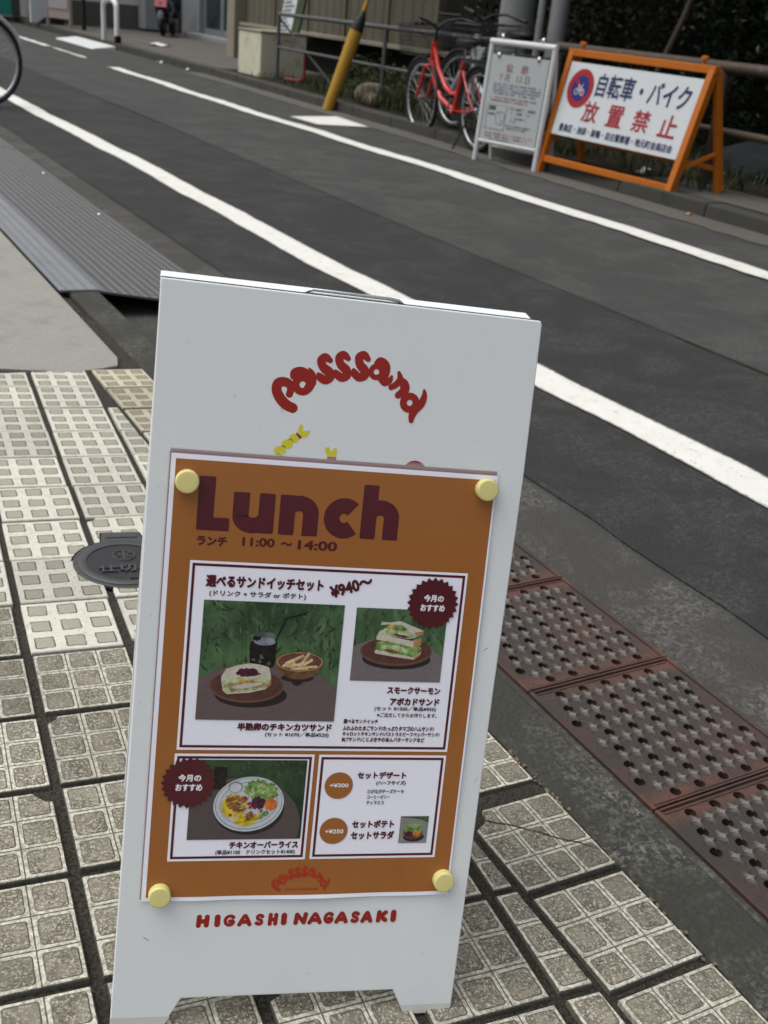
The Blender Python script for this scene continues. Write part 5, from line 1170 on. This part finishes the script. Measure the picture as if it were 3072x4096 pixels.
# ------------------------------------------------------------------ bicycles
def bicycle(label, loc, rz, lean, paint, guard='black', basket=True, rear_basket=True, R0=.33, case='black', bag=True):
    t = thing('bicycle', label, 'bicycle', loc, (lean, 0, rz))
    wheels = []
    for x in (-.55, .55):
        w = part('tyre', MB().ring((x, 0, R0), R0-.019, .019, 'Y', 56, 10), 'tyre', t, smooth=True)
        part('rim', MB().ring((x, 0, R0), R0-.043, .014, 'Y', 56, 8, flat=.8), 'rim', w, smooth=True)
        b = MB(); rs = random.Random(1)
        for k in range(32):
            a = 2*PI*k/32; s_ = (-1)**k; o_ = a+s_*.35*(1 if k % 4 < 2 else -1)
            b.tube([(x+.022*math.cos(o_), s_*.03, R0+.022*math.sin(o_)), (x+(R0-.048)*math.cos(a), 0, R0+(R0-.048)*math.sin(a))], .0011, 4, False)
        part('spokes', b, 'spoke', w)
        part('hub', MB().tube([(x, -.055, R0), (x, -.03, R0), (x, .03, R0), (x, .055, R0)], [.012, .026, .026, .012], 12), 'rim', w, smooth='angle')
        a0, a1 = ((R(22), R(150)) if guard == 'silver' else (R(15), R(175))) if x > 0 else (R(5), R(200))
        part('mudguard', MB().ring((x, 0, R0), R0+.018, .020, 'Y', 30, 8, a0, a1, 1.25), guard, t, smooth=True)
    f = MB(); hd0, hd1, bb, st = (.375, 0, .62), (.335, 0, .82), (-.11, 0, .285), (-.235, 0, .70)
    f.tube([hd0, hd1], .026, 12); f.tube([(.37, 0, .68), (.30, 0, .50), (.16, 0, .36), bb], .024, 12)
    f.tube([(.345, 0, .78), (.24, 0, .60), (.08, 0, .46), (-.05, 0, .42), (-.155, 0, .43)], .021, 12); f.tube([bb, (-.17, 0, .48), st], .021, 12)
    for s_ in (-1, 1):
        f.tube([bb, (-.30, s_*.05, .30), (-.55, s_*.055, R0)], .010, 8); f.tube([(-.215, 0, .63), (-.40, s_*.05, .49), (-.55, s_*.055, R0)], .008, 8)
    f.lathe([(.028, -.035), (.028, .035)], (0, 0, 0), 12)
    f.v[-24:] = [(bb[0]+x, z, bb[2]+y_) for x, y_, z in f.v[-24:]]
    part('frame', f, paint, t, smooth='angle')
    b = MB(); b.tube([hd0, (.40, 0, .60)], .018, 10)
    for s_ in (-1, 1): b.tube([(.385, 0, .625), (.405, s_*.05, .615), (.47, s_*.055, .47), (.55, s_*.055, R0)], .015, 10)
    part('fork', b, paint, t, smooth='angle')
    b = MB(); b.tube([hd1, (.31, 0, .93)], .013, 10)
    for s_ in (-1, 1): b.tube([(.31, 0, .93), (.33, s_*.10, .985), (.28, s_*.22, 1.01), (.10, s_*.27, .98), (.04, s_*.28, .97)], .011, 10)
    hb = part('handlebar', b, 'black_metal', t, smooth='angle')
    b = MB()
    for s_ in (-1, 1): b.tube([(.16, s_*.255, .99), (.04, s_*.282, .97)], .016, 10)
    part('grips', b, 'black', hb, smooth='angle')
    part('brake_cable', MB().tube([(.30, .2, 1.0), (.44, .16, .94), (.42, .05, .84), (.38, .02, .74)], .003, 6), 'black', hb)
    b = MB(); b.tube([st, (-.255, 0, .80)], .012, 10); part('seat_post', b, 'chrome', t, smooth='angle')
    b = MB(); prof = []
    b.blob((-.29, 0, .845), (.135, .095, .045), 3, 18, 10, 0.03); b.blob((-.17, 0, .85), (.09, .035, .03), 3, 14, 8, 0); part('saddle', b, 'black', t, smooth=True)
    b = MB(); b.ring((bb[0], -.045, bb[2]), .085, .006, 'Y', 32, 6); b.tube([(bb[0]+.08, -.05, bb[2]+.04), (-.55, -.05, R0+.045)], .012, 8); b.tube([(bb[0]+.06, -.05, bb[2]-.07), (-.55, -.05, R0-.045)], .012, 8); part('chain_case', b, case, t, smooth='angle')
    b = MB(); b.tube([bb, (bb[0], -.075, bb[2]), (bb[0]+.09, -.08, bb[2]-.13)], .009, 8); b.tube([bb, (bb[0], .075, bb[2]), (bb[0]-.09, .08, bb[2]+.13)], .009, 8); ck = part('crank', b, 'chrome', t, smooth='angle')
    part('pedal', MB().box((bb[0]+.09, -.12, bb[2]-.13), (.085, .07, .022)), 'black', ck); part('pedal', MB().box((bb[0]-.09, .12, bb[2]+.13), (.085, .07, .022)), 'black', ck)
    b = MB()
    for s_ in (-1, 1): b.tube([(-.22, s_*.05, .62), (-.40, s_*.07, .70), (-.78, s_*.07, .70)], .006, 6); b.tube([(-.72, s_*.07, .70), (-.56, s_*.06, R0)], .006, 6)
    for k in range(4): b.tube([(-.42-.11*k, -.07, .70), (-.42-.11*k, .07, .70)], .004, 6)
    part('carrier', b, 'black_metal', t)
    b = MB(); b.tube([(-.55, .07, R0), (-.50, .12, .17), (-.44, .17, .01)], .008, 8); part('kickstand', b, 'black_metal', t)
    def wire_basket(x0, x1, w, z0, z1, fl):
        b = MB()
        def P(u, v_, z): k = (z-z0)/(z1-z0); return ((x0+x1)/2+(u)*(x1-x0)/2*(1+fl*k), v_*w/2*(1+fl*k), z)
        for j in range(8):
            z = z0+(z1-z0)*j/7; b.tube([P(-1, -1, z), P(1, -1, z), P(1, 1, z), P(-1, 1, z), P(-1, -1, z)], .0022 if j < 7 else .006, 4)
        for k in range(15):
            u = -1+2*k/14
            for v_ in (-1, 1): b.tube([P(u, v_, z0), P(u, v_, z1)], .0018, 4, False); b.tube([P(v_, u, z0), P(v_, u, z1)], .0018, 4, False)
            b.tube([P(u, -1, z0), P(u, 1, z0)], .0018, 4, False)
        return b
    if basket: part('basket', wire_basket(.40, .70, .34, .70, .95, .14), 'black_metal', t)
    if rear_basket:
        part('rear_basket', wire_basket(-.80, -.40, .34, .72, 1.0, .1), 'black_metal', t)
        if bag: part('bag', MB().blob((-.60, 0, .86), (.17, .14, .15), 4, 18, 12, .1), 'black', t, smooth=True)
    b = MB(); b.blob((.47, 0, .69), (.035, .03, .035), 2, 14, 8, 0); part('lamp', b, 'black', t, smooth=True)
    return t
bicycle('red step-through bicycle parked at the far kerb, left of the white notice stand', (5.36, 8.60, -.1), R(86), R(-3), 'bike_red', case='black', bag=False)
gbike = bicycle('pale grey bicycle parked behind the red bicycle against the guard rail', (5.66, 8.45, -.01), R(92), R(3), 'bike_grey', rear_basket=False, case='bike_grey')
b = MB(); pts = [(.66, .715), (.54, .722), (.585, .62), (.635, .51), (.68, .35), (.672, .32), (.85, .325), (.868, .40), (.74, .48), (.655, .595)]
b.prism([(x-.36, z) for x, z in pts], -.02, .03); b.v = [(x-.0, -z, y_) for x, y_, z in b.v]
part('leg_shield', b, 'bike_grey', gbike, bevel=.008)
bicycle('black bicycle cut by the photo\'s left edge, only its silver-guarded wheel showing', (1.13, 9.82, -.1), R(18), R(-2), 'black_metal', guard='silver', R0=.36, basket=False, rear_basket=False)

# ------------------------------------------------------------------ far end of the street
t = thing('bike_barrier', 'white steel hoop barrier on the far pavement by the white wall', 'hoop barrier', (5.65, 20.8, 0), None, None, True)
pts = [(5.66, 21.25, -.05), (5.66, 21.25, .56)]+[(5.66, 20.82+.43*math.cos(a), .56+.13*math.sin(a)) for a in [PI*k/10 for k in range(1, 10)]]+[(5.66, 20.39, .56), (5.66, 20.39, -.05)]
part('hoop', MB().tube(pts, .045, 12), 'white_bar', t, smooth='angle')
part('reflector', MB().lathe([(.06, 0), (.06, .11), (.04, .12)], (5.66, 20.33, -.01), 14), 'shade_black', t, smooth='angle')
single('kerb_step', 'white painted step block against the far kerb, left of the hoop barrier', 'kerb step', MB().add([(5.04, 19.7, -.1), (5.44, 19.7, -.1), (5.44, 22.4, -.1), (5.04, 22.4, -.1), (5.07, 19.7, -.085), (5.44, 19.7, -.03), (5.44, 22.4, -.03), (5.07, 22.4, -.085)], [(0, 3, 2, 1), (4, 5, 6, 7), (0, 1, 5, 4), (1, 2, 6, 5), (2, 3, 7, 6), (3, 0, 4, 7)]), 'white_bar', (5.2, 21, -.1), bevel=.01)
single('drainpipe', 'thin black pole standing before the white wall', 'pole', MB().tube([(6.11, 24.5, 0), (6.11, 24.5, 4)], .045, 12), 'black', (6.11, 24.5, 0), smooth='angle')
t = thing('menu_stand', 'beige standing menu board with food pictures by the white wall', 'menu stand', (5.85, 25.5, 0), None, None, True)
m0_, m1_ = Vector((5.68, 25.85, 0)), Vector((6.02, 25.25, 0)); dd = (m1_-m0_)
for q in (m0_, m1_): part('leg', MB().box(tuple(q+Vector((0, 0, .6))), (.06, .06, 1.2)), 'beige_frame', t)
part('board', MB().beam(m0_+Vector((0, 0, .72)), m1_+Vector((0, 0, .72)), .04, 1.12), 'beige_frame', t)
nn = Vector((-.87, -.49, 0)); mid = (m0_+m1_)/2
part('menu_picture', MB().beam(m0_.lerp(m1_, .08)+nn*.03+Vector((0, 0, .78)), m0_.lerp(m1_, .92)+nn*.03+Vector((0, 0, .78)), .012, .86), 'menu_print', t)
t = thing('white_building', 'white rendered building with a grey plinth at the far end', 'building', (6.8, 27, 0), None, None, True)
part('wall', MB().box((7.35, 27.6, 2.6), (2.6, .3, 4.2)), 'white_wall', t); part('plinth', MB().box((7.35, 27.56, .22), (2.62, .34, .60)), 'plinth', t)
part('corner_panel', MB().box((5.80, 26.9, 1.5), (.55, .12, 3)), 'white_wall', t); part('upper_wall', MB().box((10.5, 33, 4.0), (9, 10, 8)), 'white_wall', t)
part('ramp_side', MB().prism([(5.62, 0), (6.2, 0), (6.2, .42)], 26.6, 26.7), 'black', t, xf=Matrix(((1, 0, 0, 0), (0, 0, 1, 0), (0, 1, 0, 0), (0, 0, 0, 1))))
single('utility_box', 'tall grey steel box against the white building, left of the scooter', 'utility box', MB().box((8.30, 27.0, .8), (.44, .5, 1.52)), 'grey_metal', (8.3, 27, 0), bevel=.02)
t = thing('shop_building', 'building front with dark glass sliding doors in aluminium frames', 'building', (9.1, 23.6, 0), None, None, True)
part('facade', MB().box((11.1, 23.2, 3.2), (4, 8.4, 6.4)), 'panel_wall', t)
part('doorstep', MB().box((8.90, 23.2, .04), (.40, 5.2, .10)), 'step', t, bevel=.01)
for k in range(4):
    y_ = 25.3-k*1.12; g_ = part('door', MB().box((9.06, y_-.55, 1.2), (.03, .98, 2.1)), 'door_glass', t)
    b = MB(); b.box((9.05, y_-.04, 1.2), (.06, .09, 2.2)); b.box((9.05, y_-1.06, 1.2), (.06, .07, 2.2)); b.box((9.05, y_-.55, .16), (.05, 1.0, .12)); part('door_frame', b, 'alu', g_)
part('end_panel', MB().box((9.0, 26.0, 1.4), (.14, 1.2, 2.8)), 'grey_metal', t)
t = thing('vending_machine', 'teal based vending machine at the photo\'s upper left corner', 'vending machine', (5.0, 29, 0), None, None, True)
part('cabinet', MB().box((4.75, 29.2, .9), (1.5, .7, 1.8)), 'pale_panel', t, bevel=.02); part('base_panel', MB().box((4.75, 28.84, .30), (1.49, .04, .46)), 'teal', t)
part('display', MB().box((4.75, 28.84, 1.2), (1.3, .03, .9)), 'poster_white', t); part('coin_slot', MB().box((4.9, 28.82, .66), (.6, .03, .10)), 'poster_white', t)
t = thing('corner_shop', 'dark shaded shopfront behind the vending machine', 'shop', (5.5, 31, 0), None, None, True)
part('wall', MB().box((4.6, 32.2, 2.5), (6.0, 3.6, 5)), 'plinth', t); part('shutter', MB().box((5.35, 30.38, 1.2), (.7, .05, 2.4)), 'grey_metal', t); part('doorway', MB().box((5.1, 30.36, 1.1), (.3, .06, 2.2)), 'black', t)
single('marker_post', 'short red marker post by the road at the far left', 'marker post', MB().lathe([(.07, 0), (.06, .05), (.05, .1), (.05, .42), (.03, .45)], (3.95, 23.5, -.1), 14), 'sticker_red', (3.95, 23.5, -.1), smooth='angle')
# scooter seen from behind
t = thing('scooter', 'black motor scooter with a pink number plate, parked before the sliding doors', 'scooter', (8.2, 25.4, 0), (0, 0, R(62)))
w = part('tyre', MB().ring((-.60, 0, .23), .19, .05, 'Y', 32, 10), 'tyre', t, smooth=True); part('wheel_hub', MB().lathe([(.13, -.05), (.13, .05)], (0, 0, 0), 20), 'black_metal', w, xf=Matrix.Translation((-.60, 0, .23)) @ Matrix.Rotation(R(90), 4, 'X'))
part('tyre', MB().ring((.62, 0, .23), .19, .05, 'Y', 32, 10), 'tyre', t, smooth=True)
b = MB(); b.blob((-.40, 0, .55), (.42, .20, .22), 2, 24, 14, .02); b.blob((-.66, 0, .62), (.22, .17, .14), 3, 20, 12, .02); b.box((.12, 0, .30), (.55, .30, .10)); b.blob((.42, 0, .60), (.12, .24, .36), 4, 20, 14, .02); part('body', b, 'scooter_black', t, smooth=True)
b = MB(); b.blob((-.35, 0, .80), (.40, .15, .07), 5, 20, 10, .02); part('seat', b, 'black', t, smooth=True)
part('number_plate', MB().box((-.86, 0, .66), (.012, .26, .17), rot=Matrix.Rotation(R(14), 3, 'Y')), 'plate_pink', t)
part('tail_lamp', MB().blob((-.83, 0, .40), (.05, .07, .12), 6, 14, 10, .0), 'tail', t, smooth=True)
part('mudguard', MB().ring((-.60, 0, .23), .255, .05, 'Y', 20, 8, R(80), R(190), 1.2), 'scooter_black', t, smooth=True)
part('muffler', MB().tube([(-.15, -.20, .24), (-.75, -.22, .32), (-.86, -.22, .34)], [.04, .07, .055], 12), 'black_metal', t, smooth='angle')
b = MB(); b.tube([(.46, 0, .80), (.36, 0, 1.0)], .03, 10)
for s_ in (-1, 1): b.tube([(.36, 0, 1.0), (.28, s_*.33, 1.02)], .018, 8); b.tube([(.36, s_*.24, 1.02), (.38, s_*.30, 1.22)], .007, 6)
hb = part('handlebar', b, 'black', t, smooth='angle')
for s_ in (-1, 1): part('mirror', MB().blob((.38, s_*.31, 1.25), (.02, .06, .05), 7, 14, 8, 0), 'black', hb, smooth=True)

# ------------------------------------------------------------------ planting behind the brown guard rail
def leafy(mb, c, rad, n, s0, s1, rnd, droop=.3):
    for _ in range(n):
        while True:
            q = Vector((rnd.uniform(-1, 1), rnd.uniform(-1, 1), rnd.uniform(-1, 1)))
            if .18 < q.length < 1: break
        q = q*(.75+.25*rnd.random()); k = 1+.22*math.sin(q.x*7+c[0])*math.sin(q.y*6+c[1]*3)+.15*math.sin(q.z*9)
        pc = Vector((c[0]+q.x*rad[0]*k, c[1]+q.y*rad[1]*k, c[2]+q.z*rad[2]*k))
        if pc.z < .05: continue
        L = rnd.uniform(s0, s1); w = L*rnd.uniform(.36, .5)
        d = Vector((rnd.gauss(0, 1), rnd.gauss(0, 1), rnd.gauss(-droop, .5))).normalized(); sd = d.cross(Vector((rnd.gauss(0, 1), rnd.gauss(0, 1), rnd.gauss(1, 1)))).normalized(); nn = d.cross(sd)*.12
        mb.add([pc-d*L*.5, pc-d*L*.1+sd*w*.5+nn*w, pc+d*L*.5, pc-d*L*.1-sd*w*.5+nn*w], [(0, 1, 2), (0, 2, 3)])
def shrub(name, label, x, y_, h, rx, ry, n, m, seed, s0=.05, s1=.09, group=None, trunk=.05):
    rnd = random.Random(seed); t = thing(name, label, 'shrub' if 'shrub' in name else 'tree', (x, y_, 0), None, group, True)
    tk = MB(); cr = MB(); top = Vector((x+rnd.uniform(-.1, .1), y_+rnd.uniform(-.1, .1), h*.62))
    tk.tube([(x, y_, -.05), (x+.03, y_-.02, h*.3), top], [trunk, trunk*.8, trunk*.45], 8)
    for k in range(9):
        a = rnd.uniform(0, 2*PI); z0 = h*rnd.uniform(.12, .5); e = Vector((x+rx*.8*math.cos(a), y_+ry*.8*math.sin(a), z0+h*rnd.uniform(.1, .4)))
        s0_ = Vector((x, y_, z0)); tk.tube([s0_, s0_.lerp(e, .5)+Vector((0, 0, .06)), e], [trunk*.45, trunk*.3, trunk*.12], 6)
    per = n//9
    for k in range(9):
        a = rnd.uniform(0, 2*PI); q = rnd.uniform(.15, .62); cz = h*rnd.uniform(.16, .86)
        leafy(cr, (x+rx*q*math.cos(a), y_+ry*q*math.sin(a), cz), (rx*.58, ry*.58, h*.24), per, s0, s1, rnd)
    part('trunk', tk, 'bark', t, smooth='angle'); part('crown', cr, m, t, fix=False)
shrub('shrub', 'dark glossy leaved shrub behind the brown guard rail at the photo\'s right edge', 7.7, 5.6, 3.0, 1.35, 1.5, 15000, 'leaf', 2, group='shrubs behind the guard rails')
shrub('shrub', 'dark shrub behind the orange warning sign, right of the bare stem', 7.9, 7.9, 3.1, 1.3, 1.4, 14000, 'leaf', 5, group='shrubs behind the guard rails')
shrub('shrub', 'olive toned shrub between the steel pole and the bare stem', 7.15, 9.0, 2.4, .7, .9, 9000, 'leaf2', 7, .04, .07, group='shrubs behind the guard rails', trunk=.035)
shrub('shrub', 'low weedy shrub at the foot of the guard rail beside the red bicycle', 6.35, 11.6, .5, .5, .75, 1100, 'weed', 9, .03, .07, group='shrubs behind the guard rails', trunk=.012)
shrub('shrub', 'dark shrub in the shade behind the red bicycle\'s baskets', 7.7, 10.6, 2.8, 1.1, 1.1, 9000, 'leaf', 12, group='shrubs behind the guard rails')
t = thing('tree', 'tree with added shading crown and thin bare leaning stem behind the orange warning sign', 'tree', (7.05, 8.05, 0), None, None, True)
b = MB(); b.tube([(7.05, 8.05, -.05), (7.03, 7.95, .5), (7.10, 7.75, 1.1), (7.2, 7.5, 2.2), (7.3, 7.4, 3.6)], [.032, .026, .026, .03, .03], 8); part('trunk', b, 'bark', t, smooth='angle')
b = MB(); rnd = random.Random(31)
for k in range(34): leafy(b, (rnd.uniform(5.7, 9.6), rnd.uniform(3.2, 13.2), rnd.uniform(2.7, 4.4)), (1.0, 1.1, .5), 460, .13, .22, rnd)  # wide unseen canopy, added overhead to shade the verge and fence
part('crown', b, 'leaf', t, fix=False)
bpy.data.objects.remove(_to); bpy.data.curves.remove(_tc)
